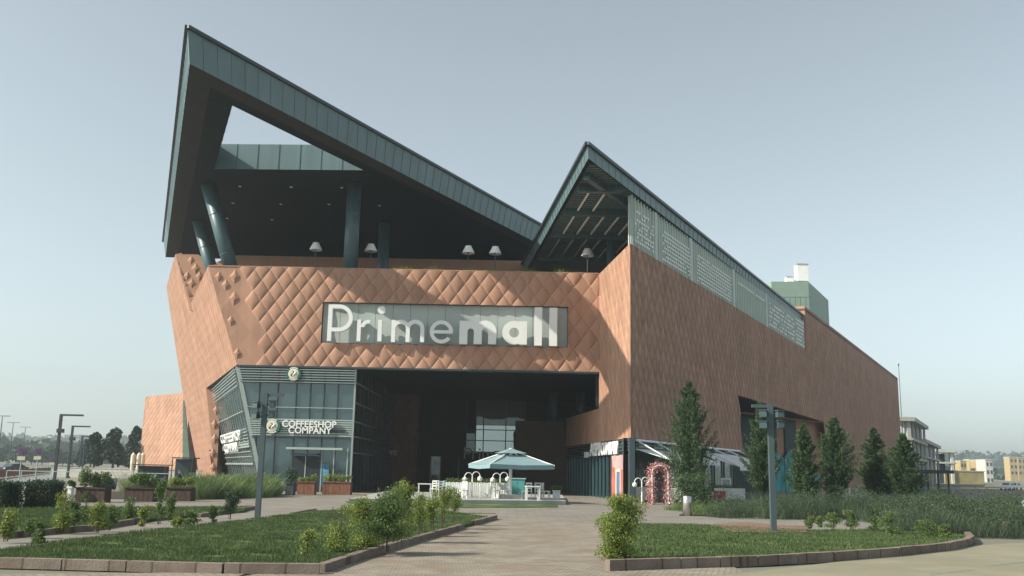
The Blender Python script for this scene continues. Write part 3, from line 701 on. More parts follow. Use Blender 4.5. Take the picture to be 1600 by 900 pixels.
def text(s_, size, m, name, parent, origin, ux, uz, ext=0.04, align='LEFT', off=0.0, width=None):
    c = bpy.data.curves.new(name, 'FONT'); c.body = s_; c.size = size; c.extrude = ext; c.align_x = align; c.offset = off; c.resolution_u = 3
    t = bpy.data.objects.new('tmp_text', c); COL.objects.link(t); bpy.context.view_layer.update()
    me = bpy.data.meshes.new_from_object(t.evaluated_get(bpy.context.evaluated_depsgraph_get())); bpy.data.objects.remove(t)
    if width: xs_ = [v.co.x for v in me.vertices]; me.transform(Matrix.Diagonal((width / (max(xs_) - min(xs_)), 1, 1, 1)))
    ux = Vector(ux).normalized(); uz = Vector(uz).normalized(); n_ = ux.cross(uz)
    mt = Matrix(((ux.x, uz.x, n_.x, origin[0]), (ux.y, uz.y, n_.y, origin[1]), (ux.z, uz.z, n_.z, origin[2]), (0, 0, 0, 1))); me.transform(mt)
    me.materials.clear(); me.materials.append(m); o = bpy.data.objects.new(name, me); COL.objects.link(o); o.parent = parent; return o
M['logogreen'] = mat('logo_green', (0.02, 0.16, 0.08), .4); M['cream'] = mat('cream', (0.62, 0.58, 0.46), .5); M['coffee'] = mat('coffee_brown', (0.16, 0.08, 0.04), .5)
def logo(c, r, ux=(1, 0, 0), nrm=(0, -1, 0)):
    n_ = Vector(nrm); c = Vector(c)
    d = MB().tube([c, c + n_ * .18], r, 32).build('logo_disc', M['logogreen'], mall)
    MB().tube([c + n_ * .17, c + n_ * .2], r * .72, 28).build('ring', M['white'], d); MB().tube([c + n_ * .19, c + n_ * .215], r * .60, 28).build('emblem', M['cream'], d)
    ux = Vector(ux)
    for k, (o1, mm) in enumerate(((-.16, M['coffee']), (.14, M['white']))):
        pts = [c + n_ * (.22 + .003 * k) + ux * (r * (o1 + .18 * math.sin(t * 2 * PI))) + Vector((0, 0, r * .42 * (1 - 2 * t))) for t in [i / 10 for i in range(11)]]
        MB().tube(pts, [r * (.03 + .09 * math.sin(PI * i / 10)) for i in range(11)], 6).build('swirl', mm, d)
    for sgn in (1, -1):
        vs = []
        for i in range(13):
            t = R(50 + 80 * i / 12) * sgn
            for rr in (.78, .95): vs.append(c + n_ * .186 + ux * (r * rr * math.cos(t)) + Vector((0, 0, r * rr * math.sin(t))))
        MB().add(vs, [(2 * i, 2 * i + 1, 2 * i + 3, 2 * i + 2) for i in range(12)]).build('lettering_arc', M['cream'], d)
q = ony(461, 585, GY); logo((q.x, GY - .35, q.z), .53)
q = ony(427.5, 666, GY); logo((q.x, GY - .3, q.z), .57)
q = ony(442, 667, GY); text('COFFEESHOP', .68, M['white'], 'lettering', mall, (q.x, GY - .40, q.z), (1, 0, 0.0), (0, 0, 1), .05, off=.012).scale = (1, 1, 1)
q = ony(452, 677, GY); text('COMPANY', .66, M['white'], 'lettering', mall, (q.x, GY - .40, q.z), (1, 0, 0), (0, 0, 1), .05, off=.012)
q = ony(508, 676, GY); MB().box((q.x + .75, GY - .3, q.z + .14), (1.5, .06, .2)).build('name_plate', M['black'], mall)

# side glazing of the coffee shop, leaning
g0 = Vector((E2.x, FY + .3, ZB - .05)); g1 = Vector((GB.x, GB.y, ZB - .05)); sh = Vector((xg(0) - E2.x, 0, -ZB + .05)); 
gd = (g1 - g0).normalized(); gn = gd.cross(sh).normalized(); gn = gn if gn.x < 0 else -gn
MB().slab([[g0, g1, g1 + sh, g0 + sh]], -gn * .05).build('window', M['glassdark'], mall)
LG = (g1 - g0).length
b = MB(); nb = 13
for k in range(nb + 1):
    a = g0.lerp(g1, k / nb) + gn * .15; b.bar(a, a + sh, .07, .07, upv=gn)
b.each('mullion', M['alu'], mall)
b = MB()
for t in [.02, .045, .07, .095, .12, .15, .36, .5, .525, .55, .575, .6, .68, .72]: b.bar(g0 + sh * t + gn * .3, g1 + sh * t + gn * .3, .06, .06)
for t in (.62, .64, .78): b.bar(g0 + sh * t + gn * .3, g1 + sh * t + gn * .3, .14, .14)
b.each('louvre', M['alu'], mall)
# dark partition at the back of the coffee shop
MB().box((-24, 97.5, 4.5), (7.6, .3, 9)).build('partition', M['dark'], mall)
su = -gd; sv = -sh.normalized()
a = g0 + gd * (LG * .92) + sh * .575 + gn * .5; text('COFFEESHOP', 1.15, M['white'], 'lettering', mall, a, su, sv, .04, width=LG * .78)
a = g0 + gd * (LG * .84) + sh * .67 + gn * .5; text('COMPANY', 1.15, M['white'], 'lettering', mall, a, su, sv, .04, width=LG * .55)

# ---- lobby
rs0 = Vector((GX1, FY + .4, 0)); rs1 = Vector((ony(617, 620, 97).x, 97, 0))
MB().slab([[Z(rs0, 0), Z(rs1, 0), Z(rs1, ZB), Z(rs0, ZB)]], (-.05, 0, 0)).build('window', M['glassdark'], mall)
b = MB()
for k in range(1, 12): p = rs0.lerp(rs1, k / 12) + Vector((.08, 0, 0)); b.bar(Z(p, 0), Z(p, ZB), .07, .1)
b.each('mullion', M['mullion'], mall)
b = MB()
for z in (2.9, 4.1, 5.2, 6.6, 8.1): b.bar(Z(rs0, z) + Vector((.1, 0, 0)), Z(rs1, z) + Vector((.1, 0, 0)), .05, .08)
b.each('rail', M['palemetal'], mall)
pt = [ony(619, 618, 97), ony(655, 619, 97), ony(649, 762, 97), ony(605, 762, 97)]; pt[2].z = pt[3].z = 0; pt[0].z = pt[1].z = ZB
MB().slab([pt], (0, 2.5, 0)).build('clad_pillar', quilt_mat('lobby_quilt', (0.24, 0.13, 0.10), .14, 1.8, 2.2), mall, uvax=(pt[0], (1, 0, 0), (0, 0, 1)))  # terracotta quilt tone darkened for the shade inside the lobby
LYB = 108.0
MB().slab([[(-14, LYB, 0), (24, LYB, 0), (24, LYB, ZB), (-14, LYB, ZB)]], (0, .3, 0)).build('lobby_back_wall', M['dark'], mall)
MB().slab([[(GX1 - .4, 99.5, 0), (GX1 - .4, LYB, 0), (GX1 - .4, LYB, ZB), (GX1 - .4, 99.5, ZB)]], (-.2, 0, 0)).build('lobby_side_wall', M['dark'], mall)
# tall mirror-like glazing above the doors
gx0 = ony(743, 690, 104).x; gx1 = ony(820, 690, 104).x; gz0 = ony(780, 706, 104).z; gzt = ony(780, 665, 104).z
MB().slab([[(gx0, 104, gz0), (gx1, 104, gz0), (gx1, 104, gzt), (gx0, 104, gzt)]], (0, .05, 0)).build('window', M['glassmir'], mall)
MB().slab([[(gx0, 104, gzt + .05), (gx1, 104, gzt + .05), (gx1, 104, ZB), (gx0, 104, ZB)]], (0, .05, 0)).build('window', M['glassdark'], mall)
gxa = ony(728, 690, 104).x
MB().slab([[(gxa, 104, gz0), (gx0 - .05, 104, gz0), (gx0 - .05, 104, gz0 + 1.9), (gxa, 104, gz0 + 1.9)]], (0, .05, 0)).build('window', M['glass'], mall)
b = MB()
for px in (728, 743, 755, 790, 820): b.box((ony(px, 690, 104).x, 103.9, (gz0 + ZB) / 2), (.10, .12, ZB - gz0))
for z in (gz0 + 1.15, gz0 + 2.3): b.box(((gxa + gx1) / 2, 103.9, z), (gx1 - gxa, .12, .08))
b.each('mullion', M['mullion'], mall)
q = ony(723, 717, 103.5); text('Prime', 1.75, M['white'], 'lettering', mall, (q.x, 103.4, q.z), (1, 0, 0), (0, 0, 1), .08)
q = ony(771, 717, 103.5); text('mall', 1.75, M['white'], 'lettering', mall, (q.x, 103.4, q.z), (1, 0, 0), (0, 0, 1), .08, off=.05)
q = ony(600, 711, 92); text('YC', .6, M['letter'], 'lettering', mall, (q.x + .6, 91, q.z), (1, 0, 0), (0, 0, 1), .04)
b = MB()
for px in (672, 688, 716): b.box((ony(px, 740, 106).x, 106, 1.6), (.12, .1, 3.2))
b.each('door_frame', M['palemetal'], mall)
MB().box((ony(680, 740, 106).x, 106.1, 1.6), (1.1, .06, 3.2)).build('door', M['glass'], mall)
# right interior: clad block, balcony columns
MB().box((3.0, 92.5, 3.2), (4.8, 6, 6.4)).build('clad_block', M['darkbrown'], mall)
for px in (866, 908): q = ony(px, 640, 92); MB().tube([(q.x, 92, 6.5), (q.x, 92, ZB)], .5, 16).build('column', M['teal'], mall, smooth=True)
MB().slab([[Z(SB, 6.5), Z(SB + Vector((12, 4, 0)), 6.5), Z(SB + Vector((12, 22, 0)), 6.5), Z(SB + Vector((0, 22, 0)), 6.5)]], (0, 0, -.3)).build('balcony_floor', M['dark'], mall)
MB().slab([[(6.5, 73, 6.6), (6.5, 73, ZB), (16.5, 90, ZB), (16.5, 90, 6.6)]], (.3, 0, 0)).build('balcony_back', M['dark'], mall)

# ---- corner shop below the right wing
def Sw(s_, z, o=0.0): return Z(Cn + dS * s_ + nS * o, z)
SL = (SB - Cn).length
shopf = MB().slab([[Sw(0, 0, -.25), Sw(SL, 0, -.25), Sw(SL, ZW, -.25), Sw(0, ZW, -.25)]], -nS * .05).build('shopfront_glass', M['glassdark'], mall)
b = MB(); s_ = 6.4
while s_ < SL: b.bar(Sw(s_, 0, -.1), Sw(s_, 2.95, -.1), .09, .12, upv=nS); s_ += 1.35
b.each('mullion', M['teal'], mall)
b = MB()
for z in (3.05, 3.28, 3.5, 3.72, 3.94): b.bar(Sw(.2, z, -.02), Sw(SL, z, -.02), .07, .05)
b.each('louvre', M['post'], mall)
MB().bar(Sw(0.0, 0, -.05), Sw(0, ZW, -.05), .35, .35, upv=nS).build('corner_post', M['post'], mall)
M['mural_red'] = mat('mural_red', (0.45, 0.13, 0.10), 0.7, var=0.35, scale=1.2)
M['mural_pink'] = mat('mural_pink', (0.5, 0.3, 0.3), 0.7, var=0.3, scale=1.0)
M['mural_blue'] = mat('mural_blue', (0.09, 0.16, 0.30), 0.7, var=0.2)
M['mural_green'] = leaf_mat('mural_green', (0.2, 0.24, 0.05), (0.4, 0.36, 0.1))
mr_ = MB().slab([[Sw(0.50, .05, .02), Sw(5.75, .05, .02), Sw(5.75, 3.0, .02), Sw(0.50, 3.0, .02)]], -nS * .06).build('mural_panel', M['mural_red'], mall)
MB().slab([[Sw(1.55, 2.0, .035), Sw(5.30, 2.2, .035), Sw(5.75, 3.0, .035), Sw(0.50, 3.0, .035)]], -nS * .01).build('mural_sky', M['mural_pink'], mr_)
MB().slab([[Sw(3.05, .15, .045), Sw(4.10, .15, .045), Sw(4.10, 1.9, .045), Sw(3.05, 1.9, .045)]], -nS * .02).build('mural_door', M['mural_blue'], mr_)
MB().slab([[Sw(2.90, .1, .04), Sw(4.40, .1, .04), Sw(4.40, 2.1, .04), Sw(2.90, 2.1, .04)]], -nS * .02).build('mural_door_frame', M['cream'], mr_)
MB().slab([[Sw(1.02, 2.55, .05), Sw(2.07, 2.55, .05), Sw(2.07, 2.98, .05), Sw(1.02, 2.98, .05)]], -nS * .02).build('mural_window', M['mural_blue'], mr_)
MB().slab([[Sw(1.48, 1.4, .05), Sw(1.93, 1.4, .05), Sw(1.93, 1.9, .05), Sw(1.48, 1.9, .05)]], -nS * .02).build('mural_window', M['mural_blue'], mr_)
MB().slab([[Sw(0.50, .1, .05), Sw(1.25, .1, .05), Sw(0.95, .9, .05), Sw(1.10, 1.7, .05), Sw(0.50, 1.3, .05)]], -nS * .02).build('mural_vine', M['mural_green'], mr_)
def sline(px, z): # distance along the side wall seen at pixel column px
    q = onpl(px, 705, Cn, nS); return (q - Cn).dot(dS)
a0 = sline(923, 3.5); text('\u00bb\u00bb\u00bb', 1.0, M['letter'], 'lettering', mall, Sw(a0 + 2.2, 2.95, .12), -dS, (0, 0, 1), .03, width=2.0)
s1, s2 = sline(925, 3.5), sline(941, 3.5); text('ASPI', 1.32, M['white'], 'lettering', mall, Sw(s1, 3.08, .15), -dS, (0, 0, 1), .05, off=.03, width=s1 - s2)
s1 = sline(942.5, 3.5); s2 = sline(968, 3.5); text('CUMBALI', 1.2, M['white'], 'lettering', mall, Sw(s1, 3.1, .15), -dS, (0, 0, 1), .05, off=.03, width=s1 - s2)
# right side of the corner shop
MB().slab([[W(0, 0, -.5), W(sA - .4, 0, -.5), W(sA - .4, ZW, -.5), W(0, ZW, -.5)]], -nR * .05).build('shopfront_glass', M['glassdark'], mall)
b = MB(); s_ = 2.5
while s_ < sA - .5: b.bar(W(s_, 0, -.4), W(s_, ZW, -.4), .1, .12, upv=nR); s_ += 3.0
b.each('mullion', M['teal'], mall)
b = MB()
for z in (3.3, 3.5, 3.7, 3.9): b.bar(W(.2, z, -.3), W(sA - .5, z, -.3), .08, .08)
b.each('louvre', M['post'], mall)
def awning(s0, s1, out, z0, z1):
    aw = MB(); n_ = int((s1 - s0) / .45); 
    aw.slab([[W(s0, z0, .05), W(s1, z0, .05), W(s1, z1, out), W(s0, z1, out)]], (0, 0, .03))
    o = aw.build('awning', M['cloth'], mall)
    v = MB()
    for k in range(n_):
        a, c = s0 + (s1 - s0) * k / n_, s0 + (s1 - s0) * (k + 1) / n_; v.add([W(a, z1, out + .01), W(c, z1, out + .01), W(c, z1 - .17, out + .01), W((a + c) / 2, z1 - .26, out + .01), W(a, z1 - .17, out + .01)], [(0, 1, 2, 3, 4)])
    v.build('valance', M['cloth'], o)
    rdm = MB()
    for k in range(4): s_ = s0 + (s1 - s0) * k / 3; rdm.tube([W(s_ * .985 + .1, ZW - .1, .05), W(s_, z1 + .05, out)], .05, 6)
    rdm.tube([W(s0, ZW - .12, .12), W(s1, ZW - .12, .12)], .08, 8); rdm.build('awning_arm', M['white'], o)
awning(0.7, 12.5, 2.3, 3.35, 2.7); awning(14.0, 27.0, 3.4, 3.5, 2.4)
MB().box((0, 0, 0), (.01, .01, .01))
# dark interior volume so that nothing shines through the shop
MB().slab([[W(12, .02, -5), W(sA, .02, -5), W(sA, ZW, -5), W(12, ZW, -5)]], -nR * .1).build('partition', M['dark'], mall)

# far left wing and the pale green glass wedge
fa = ony(289, 720, 139); fz = ony(283, 612, 139).z; fb = onz(227, 620, fz)
MB().slab([[Z(fa, 0), Z(fb, 0), Z(fb, fz), Z(fa, fz)]], (1.5, 2.0, 0)).build('far_wing', M['quilt_soft'], mall, uvax=(fa, (fb - fa).normalized() * 1.0, (0, 0, 1)))
MB().slab([[ony(286, 626, 137), ony(288, 624, 137), Z(ony(301, 720, 137), 0), Z(ony(287, 720, 137), 0)]], (0, .3, 0)).build('glass_wedge', mat('green_glass', (0.16, 0.22, 0.17), .3), mall)
MB().slab([[(-44, 141, 0), (-30, 141, 0), (-30, 141, 10), (-44, 141, 10)]], (0, .3, 0)).build('partition', M['dark'], mall)
# roof plant
gq = ony(1263, 440, 132); gl = ony(1205, 440, 132); gz = gq.z
dn = Vector((0, 0, -9)); g2 = gq + dR * 16; g2.z = gz
MB().slab([[gl, gq, g2, g2 + Vector((-16, 0, 0))]], (0, 0, -9)).build('rooftop_plant_room', M['greenroof'], mall)
for px, py, w_, h_ in ((1253, 414, 1.55, 2.4), (1234, 433, .95, .9)):
    q = ony(px, py, 134); MB().box((q.x, 134.5, q.z - h_ / 2 + .05), (w_, w_, h_)).build('chimney', M['white'], mall); MB().box((q.x, 134.5, q.z + .1), (w_ * 1.12, w_ * 1.12, .12)).build('chimney_cap', M['concrete'], mall)
b = MB()
for k in range(8): q = gl.lerp(gq, k / 7); b.bar(q + Vector((0, -1, -3.6)), q + Vector((0, -1, -2.4)), .06)
b.bar(gl + Vector((0, -1, -2.4)), gq + Vector((0, -1, -2.4)), .06); b.build('roof_railing', M['post'], mall)
#PART2
# ------------------------------------------------------------------ leaves
def leaf_object(name, C, N, size, m, parent=None, seed=0, elong=1.8, updir=None, flat=0.0):
    """C: Nx3 centres, size: leaf length; each leaf a bent quad"""
    g = np.random.RandomState(seed); n = len(C); C = np.asarray(C, float)
    a = g.normal(size=(n, 3));
    if updir is not None: a = a * (1 - flat) + np.asarray(updir) * flat * 2
    a /= np.linalg.norm(a, axis=1)[:, None] + 1e-9
    b = g.normal(size=(n, 3)); b -= (b * a).sum(1)[:, None] * a; b /= np.linalg.norm(b, axis=1)[:, None] + 1e-9
    L = (size * (0.6 + 0.8 * g.rand(n)))[:, None]; Wd = L / elong
    V = np.empty((n, 4, 3)); V[:, 0] = C - a * L * .5; V[:, 1] = C + b * Wd * .5; V[:, 2] = C + a * L * .5; V[:, 3] = C - b * Wd * .5
    return quads(name, V, m, parent)
def quads(name, V, m, parent=None):
    n = len(V); me = bpy.data.meshes.new(name); me.vertices.add(n * 4); me.vertices.foreach_set('co', V.reshape(-1).astype(np.float32))
    me.loops.add(n * 4); me.loops.foreach_set('vertex_index', np.arange(n * 4, dtype=np.int32))
    me.polygons.add(n); me.polygons.foreach_set('loop_start', np.arange(0, n * 4, 4, dtype=np.int32)); me.polygons.foreach_set('loop_total', np.full(n, 4, dtype=np.int32))
    me.materials.append(m); me.update(calc_edges=True); me.validate()
    o = bpy.data.objects.new(name, me); COL.objects.link(o)
    if parent is not None: o.parent = parent
    return o
def clumps(n, blobs, seed, shell=0.55):
    """points through a set of ellipsoid clumps (cx,cy,cz,rx,ry,rz)"""
    g = np.random.RandomState(seed); B = np.array(blobs, float); w_ = (B[:, 3] * B[:, 4] * B[:, 5]) ** 0.7; w_ /= w_.sum()
    k = g.choice(len(B), n, p=w_); d = g.normal(size=(n, 3)); d /= np.linalg.norm(d, axis=1)[:, None]
    r = shell + (1.08 - shell) * g.rand(n) ** 0.8; r *= 1 + 0.18 * np.sin(d[:, 0] * 7 + k) * np.cos(d[:, 2] * 6 + k * 2)
    P = B[k, :3] + d * r[:, None] * B[k, 3:]; P[:, 2] = np.maximum(P[:, 2], 0.02); return P
def stems(pts, r=0.012, n=4):
    b = MB()
    for p in pts: b.tube(p, [r, r * .7, r * .4][:len(p)] if len(p) == 3 else r, n)
    return b
def shrub(name, label, cat, loc, h, w_, seed, m, leaf=0.05, n=2500, nb=9, group=None, taper=0.8, nst=6, base=0.12):
    t = thing(name, label, cat, loc, 0, group); g = random.Random(seed); bl = []
    for i in range(nb):
        f = g.random(); z = h * (base + (0.86 - base) * g.random() ** .9); rr = w_ * .5 * (0.62 + 0.35 * g.random()) * (1 - (1 - taper) * z / h)
        a = g.random() * 2 * PI; o_ = w_ * .30 * g.random(); rr *= (.62 + .38 * math.sin(PI * min(1, max(0, (z / h - base * .7) / (1 - base * .7))) ** .8)); bl.append((math.cos(a) * o_, math.sin(a) * o_, z, rr, rr, h * (.10 + .12 * g.random())))
    leaf_object('foliage', clumps(int(n * 2.6), bl, seed, 0.15), None, leaf * .8, m, t, seed)
    st = MB()
    for i in range(nst):
        a = g.random() * 2 * PI; q = w_ * .3 * g.random(); st.tube([(math.cos(a) * .04, math.sin(a) * .04, 0), (math.cos(a) * q * .6, math.sin(a) * q * .6, h * .45), (math.cos(a) * q, math.sin(a) * q, h * .88)], [.008, .006, .004], 5)
    st.build('stem', M['bark'], t); return t
def blades(name, X, Y, Z_, h, wd, m, parent=None, seed=0, lean=0.35):
    g = np.random.RandomState(seed); n = len(X); a = g.rand(n) * 2 * PI; H = h * (0.5 + 0.8 * g.rand(n)) if np.isscalar(h) else h * (0.6 + .6 * g.rand(n))
    lx = np.cos(a * 3.7) * H * lean * g.rand(n) * 1.6; ly = np.sin(a * 3.7) * H * lean * g.rand(n) * 1.6
    V = np.empty((n, 4, 3)); dx, dy = np.cos(a) * wd / 2, np.sin(a) * wd / 2
    V[:, 0] = np.c_[X - dx, Y - dy, Z_]; V[:, 1] = np.c_[X + dx, Y + dy, Z_]
    V[:, 2] = np.c_[X + lx + dx * .25, Y + ly + dy * .25, Z_ + H]; V[:, 3] = np.c_[X + lx - dx * .25, Y + ly - dy * .25, Z_ + H * .98]
    return quads(name, V, m, parent)
def inpoly(P, X, Y):
    P = [(p[0], p[1]) for p in P]; r_ = np.zeros(len(X), bool); n = len(P); j = n - 1
    for i in range(n):
        xi, yi = P[i]; xj, yj = P[j]; c = ((yi > Y) != (yj > Y)) & (X < (xj - xi) * (Y - yi) / (yj - yi + 1e-12) + xi); r_ ^= c; j = i
    return r_
def scatter(P, n, seed, near=True):
    g = np.random.RandomState(seed); xs = [p[0] for p in P]; ys = [p[1] for p in P]; x = g.uniform(min(xs), max(xs), n * 3); u = g.rand(n * 3)
    y = min(ys) + (max(ys) - min(ys)) * (u ** (1.5 if near else 1)); k = inpoly(P, x, y); x, y = x[k][:n], y[k][:n]
    return x, y
x, y = scatter([p for p in lawnL if p[0] > -16], 110000, 1)
wr = np.sin(x * 2.1 + 1.7 * np.sin(y * 1.5)) + np.sin(y * 3.3 - x * 1.5) + .9 * np.sin(x * 5.7 + y * 4.1); kp = wr < .7 + 1.9 * np.random.RandomState(3).rand(len(x)); x, y = x[kp], y[kp]
pt_ = np.sin(x * 1.3 + 2 * np.sin(y * .7)) * np.sin(y * 1.1 + x * .4)
tag(blades('grass', x, y, np.full(len(x), .1), 0.055 + 0.02 * pt_, 0.016, M['grass'], None, 2), 'short green lawn grass on the left bed', 'grass', kind='stuff')
x, y = scatter(lawnR, 64000, 3); wr = np.sin(x * 2.3 + 1.7 * np.sin(y * 1.6)) + np.sin(y * 3.2 - x * 1.6) + .9 * np.sin(x * 5.3 + y * 4.6); kp = wr < .7 + 1.9 * np.random.RandomState(4).rand(len(x)); x, y = x[kp], y[kp]; tag(blades('grass', x, y, np.full(len(x), .1), 0.055, 0.016, M['grass'], None, 4), 'short green lawn grass on the right bed', 'grass', kind='stuff')
x, y = scatter(lawnU, 40000, 5); tag(blades('grass', x, y, np.full(len(x), .08), 0.08, 0.025, M['grass'], None, 6), 'grass of the upper left bed behind the side path', 'grass', kind='stuff')

# ---- privet bushes by the front path
def gp(px, py, z=0.08): q = onz(px, py, 0); return (q.x, q.y, z)
t = shrub('privet_bush', 'dense upright yellow-green privet bush at the right kerb of the brick path', 'bush', gp(968, 884), 1.36, 0.85, 11, M['leaf_yel'], .05, 6500, 12, taper=.95, base=.06)
spec = [ # px, base y, height px, width px, label
 (600, 870, 98, 82, 'largest bushy privet of the path row, overhanging the kerb', 5200, M['leaf_mid']),
 (566, 868, 82, 60, 'medium round privet just left of the largest bush', 2600, M['leaf_yel']),
 (628, 852, 90, 44, 'tall peaked privet behind the largest bush of the path row', 2600, M['leaf_yel']),
 (530, 874, 78, 50, 'loose grey-green privet left in the path row with bare tips', 1500, M['leaf_yel']),
 (478, 884, 46, 34, 'small thin yellowing privet alone at the left end of the path row', 420, M['leaf_yel']),
 (655, 842, 62, 36, 'thin-stemmed privet right of the tall peaked bush', 1200, M['leaf_yel']),
 (675, 836, 68, 30, 'slender privet with bare stems, third from the right end of the row', 1300, M['leaf_yel']),
 (692, 830, 66, 30, 'slender pale privet, second from the right end of the row', 1300, M['leaf_yel']),
 (709, 824, 58, 26, 'last slender privet at the right end of the row by the kerb gap', 1100, M['leaf_yel']),
]
for i, (px, py, hp, wp_, lb, n, mm) in enumerate(spec):
    q = onz(px, py - 3, 0); k = q.y / FPX
    shrub('privet_bush', lb, 'bush', (q.x, q.y, .08), hp * k, wp_ * k, 20 + i, mm, .05, n, 8, group='privet bushes along the brick path', base=0.06 if i < 3 else .35 if i > 4 else .15, nst=6 if i < 3 else 8)
# young shrubs beside the side path on the left
spec = [(8, 850, 62, 30), (44, 842, 30, 26), (62, 858, 40, 24), (95, 835, 66, 34), (112, 832, 46, 26), (132, 822, 50, 22), (152, 836, 58, 34), (172, 832, 44, 24), (200, 818, 46, 26), (222, 826, 34, 18), (248, 822, 76, 20), (264, 815, 44, 22), (276, 828, 26, 20), (296, 826, 26, 28), (331, 822, 30, 18), (358, 814, 44, 30)]
nm_ = ['tall pale-green shrub at the far left frame edge by the side path', 'low shrub right of the one at the left frame edge', 'small shrub leaning over the near edge of the side path', 'tall bushy shrub in front of the clipped dark hedge', 'mid-height shrub just right of the tall bushy one', 'narrow peaked shrub in front of the first brown planter', 'broad bright shrub over the kerb of the side path', 'small round shrub right of the broad bright one', 'peaked shrub in front of the gap between the planters', 'low thin shrub beside the side path kerb end', 'tallest narrow light-green shrub in front of the third brown planter', 'shrub standing right against the tallest narrow one', 'tiny sprout shrub on the near side of the side path', 'low spreading sparse shrub between path and lawn', 'small yellowish shrub left of the dark conifer-like one', 'dark green pointed shrub at the right end near the lamp post']
for i, (px, py, hp, wp_) in enumerate(spec):
    q = onz(px, py, 0); k = q.y / FPX; h_ = hp * k
    shrub('young_shrub', nm_[i], 'shrub', (q.x, q.y, .05), h_, wp_ * k, 50 + i, M['leaf_dark'] if i == 15 else (M['leaf_mid'] if i % 3 else M['leaf_yel']), .07, int(380 * h_ * wp_ * k * 1.7) + 260, 7, group='young shrubs along the side path', base=.08)
# small vine-like shrubs on the right lawn edge
spec = [(1265, 830, 28, 16), (1283, 828, 16, 16), (1301, 832, 30, 26), (1331, 832, 32, 26), (1366, 836, 38, 24), (1392, 840, 38, 34), (1450, 844, 30, 44), (1478, 846, 24, 24)]
nm_ = ['small upright shrub at the left end of the right lawn hedge row', 'tiny low shrub second in the right lawn row', 'leafy round shrub third in the right lawn row', 'peaked leafy shrub fourth in the right lawn row', 'taller narrow shrub fifth in the right lawn row', 'broad shrub touching the lavender bed in the right lawn row', 'wide low shrub close to the kerb bend of the right lawn', 'low shrub at the right tip of the right lawn']
for i, (px, py, hp, wp_) in enumerate(spec):
    q = onz(px, py, 0); k = q.y / FPX
    shrub('low_shrub', nm_[i], 'shrub', (q.x, q.y, .08), hp * k, wp_ * k, 80 + i, M['leaf_mid'], .06, 600, 6, group='low shrubs edging the right lawn', base=.05)

# ---- lavender, ornamental grass: nobody could count them
def clump_mass(name, label, cat, region, n_cl, h, per, m, seed, rad=.5, wd=.02, lean=.8):
    x, y = scatter(region, n_cl, seed, False); g = np.random.RandomState(seed); X = []; Y = []; H = []
    for cx, cy in zip(x, y):
        r_ = g.rand(per) ** .5 * rad; a = g.rand(per) * 2 * PI; X.append(cx + r_ * np.cos(a)); Y.append(cy + r_ * np.sin(a)); H.append(np.full(per, h * (.55 + .45 * g.rand() + .35 * math.sin(cx * .8 + cy * .5) * math.sin(cy * .6))) * (1 - .35 * (r_ / rad) ** 2))
    X = np.concatenate(X); Y = np.concatenate(Y); H = np.concatenate(H)
    return tag(blades(name, X, Y, np.full(len(X), 0.02), H, wd, m, None, seed, lean), label, cat, kind='stuff')
clump_mass('lavender', 'grey-green lavender mass filling the bed on the right', 'lavender', [onz(1120, 812, 0), onz(1340, 812, 0), onz(1440, 838, 0), onz(1600, 842, 0), (24, 33), (40, 44), (42, 58), (20, 56), onz(1120, 800, 0)], 520, .85, 260, M['leaf_lav'], 31, .6, .012, .5)
lx_, ly_ = scatter([onz(1130, 812, 0), onz(1340, 812, 0), onz(1440, 836, 0), onz(1600, 840, 0), (24, 34), (40, 44), (42, 56), (20, 54), onz(1120, 800, 0)], 170, 77, False)
gq_ = random.Random(4); bl_ = []
for a_x, a_y in zip(lx_, ly_):
    r_ = gq_.uniform(.5, 1.05); bl_.append((a_x, a_y, r_ * .45, r_, r_, r_ * gq_.uniform(.6, 1.0)))
tag(leaf_object('shrub_mounds', clumps(150000, bl_, 78, .75), None, .07, M['leaf_dark2'], None, 79, 2.5), 'rounded dark green shrub mounds among the lavender on the right', 'shrubs', kind='stuff')
clump_mass('ground_cover', 'low dark ground cover below the corner tree', 'plants', [onz(1046, 797, 0), onz(1100, 806, 0), onz(1200, 808, 0), onz(1240, 800, 0), onz(1120, 790, 0)], 170, .42, 160, M['leaf_mid'], 32, .5, .016)
clump_mass('ornamental_grass', 'tall soft ornamental grass between planters and coffee shop', 'grass', [onz(305, 781, 0), onz(418, 777, 0), onz(424, 772, 0), (-20, 60), (-25, 62), onz(296, 775, 0)], 170, 1.0, 420, M['leaf_orn'], 33, .7, .012, .6)
x, y = scatter([(XR - 16, FY + .6), (XR - 1.2, FY + .6), (XR - 1.2, FY + 1.3), (XR - 16, FY + 1.3)], 1700, 41, False)
keep = np.sin(x * 1.7) + np.sin(x * .6 + 1) > -.5; x, y = x[keep], y[keep]
tag(blades('parapet_plants', x, y, np.full(len(x), ZT - .15), .42 + .25 * np.sin(x * 1.3) ** 2, .035, M['leaf_yel'], None, 42, .5), 'yellow-green plants growing along the terrace parapet', 'plants', kind='stuff')
x, y = scatter([(E1.x + 5, FY + .6), (XR - 16, FY + .6), (XR - 16, FY + 1.1), (E1.x + 5, FY + 1.1)], 500, 43, False)
tag(blades('parapet_grass', x, y, np.full(len(x), ZT - .15), .30, .03, M['leaf_orn'], None, 44, .5), 'sparse dry grass along the left terrace parapet', 'plants', kind='stuff')

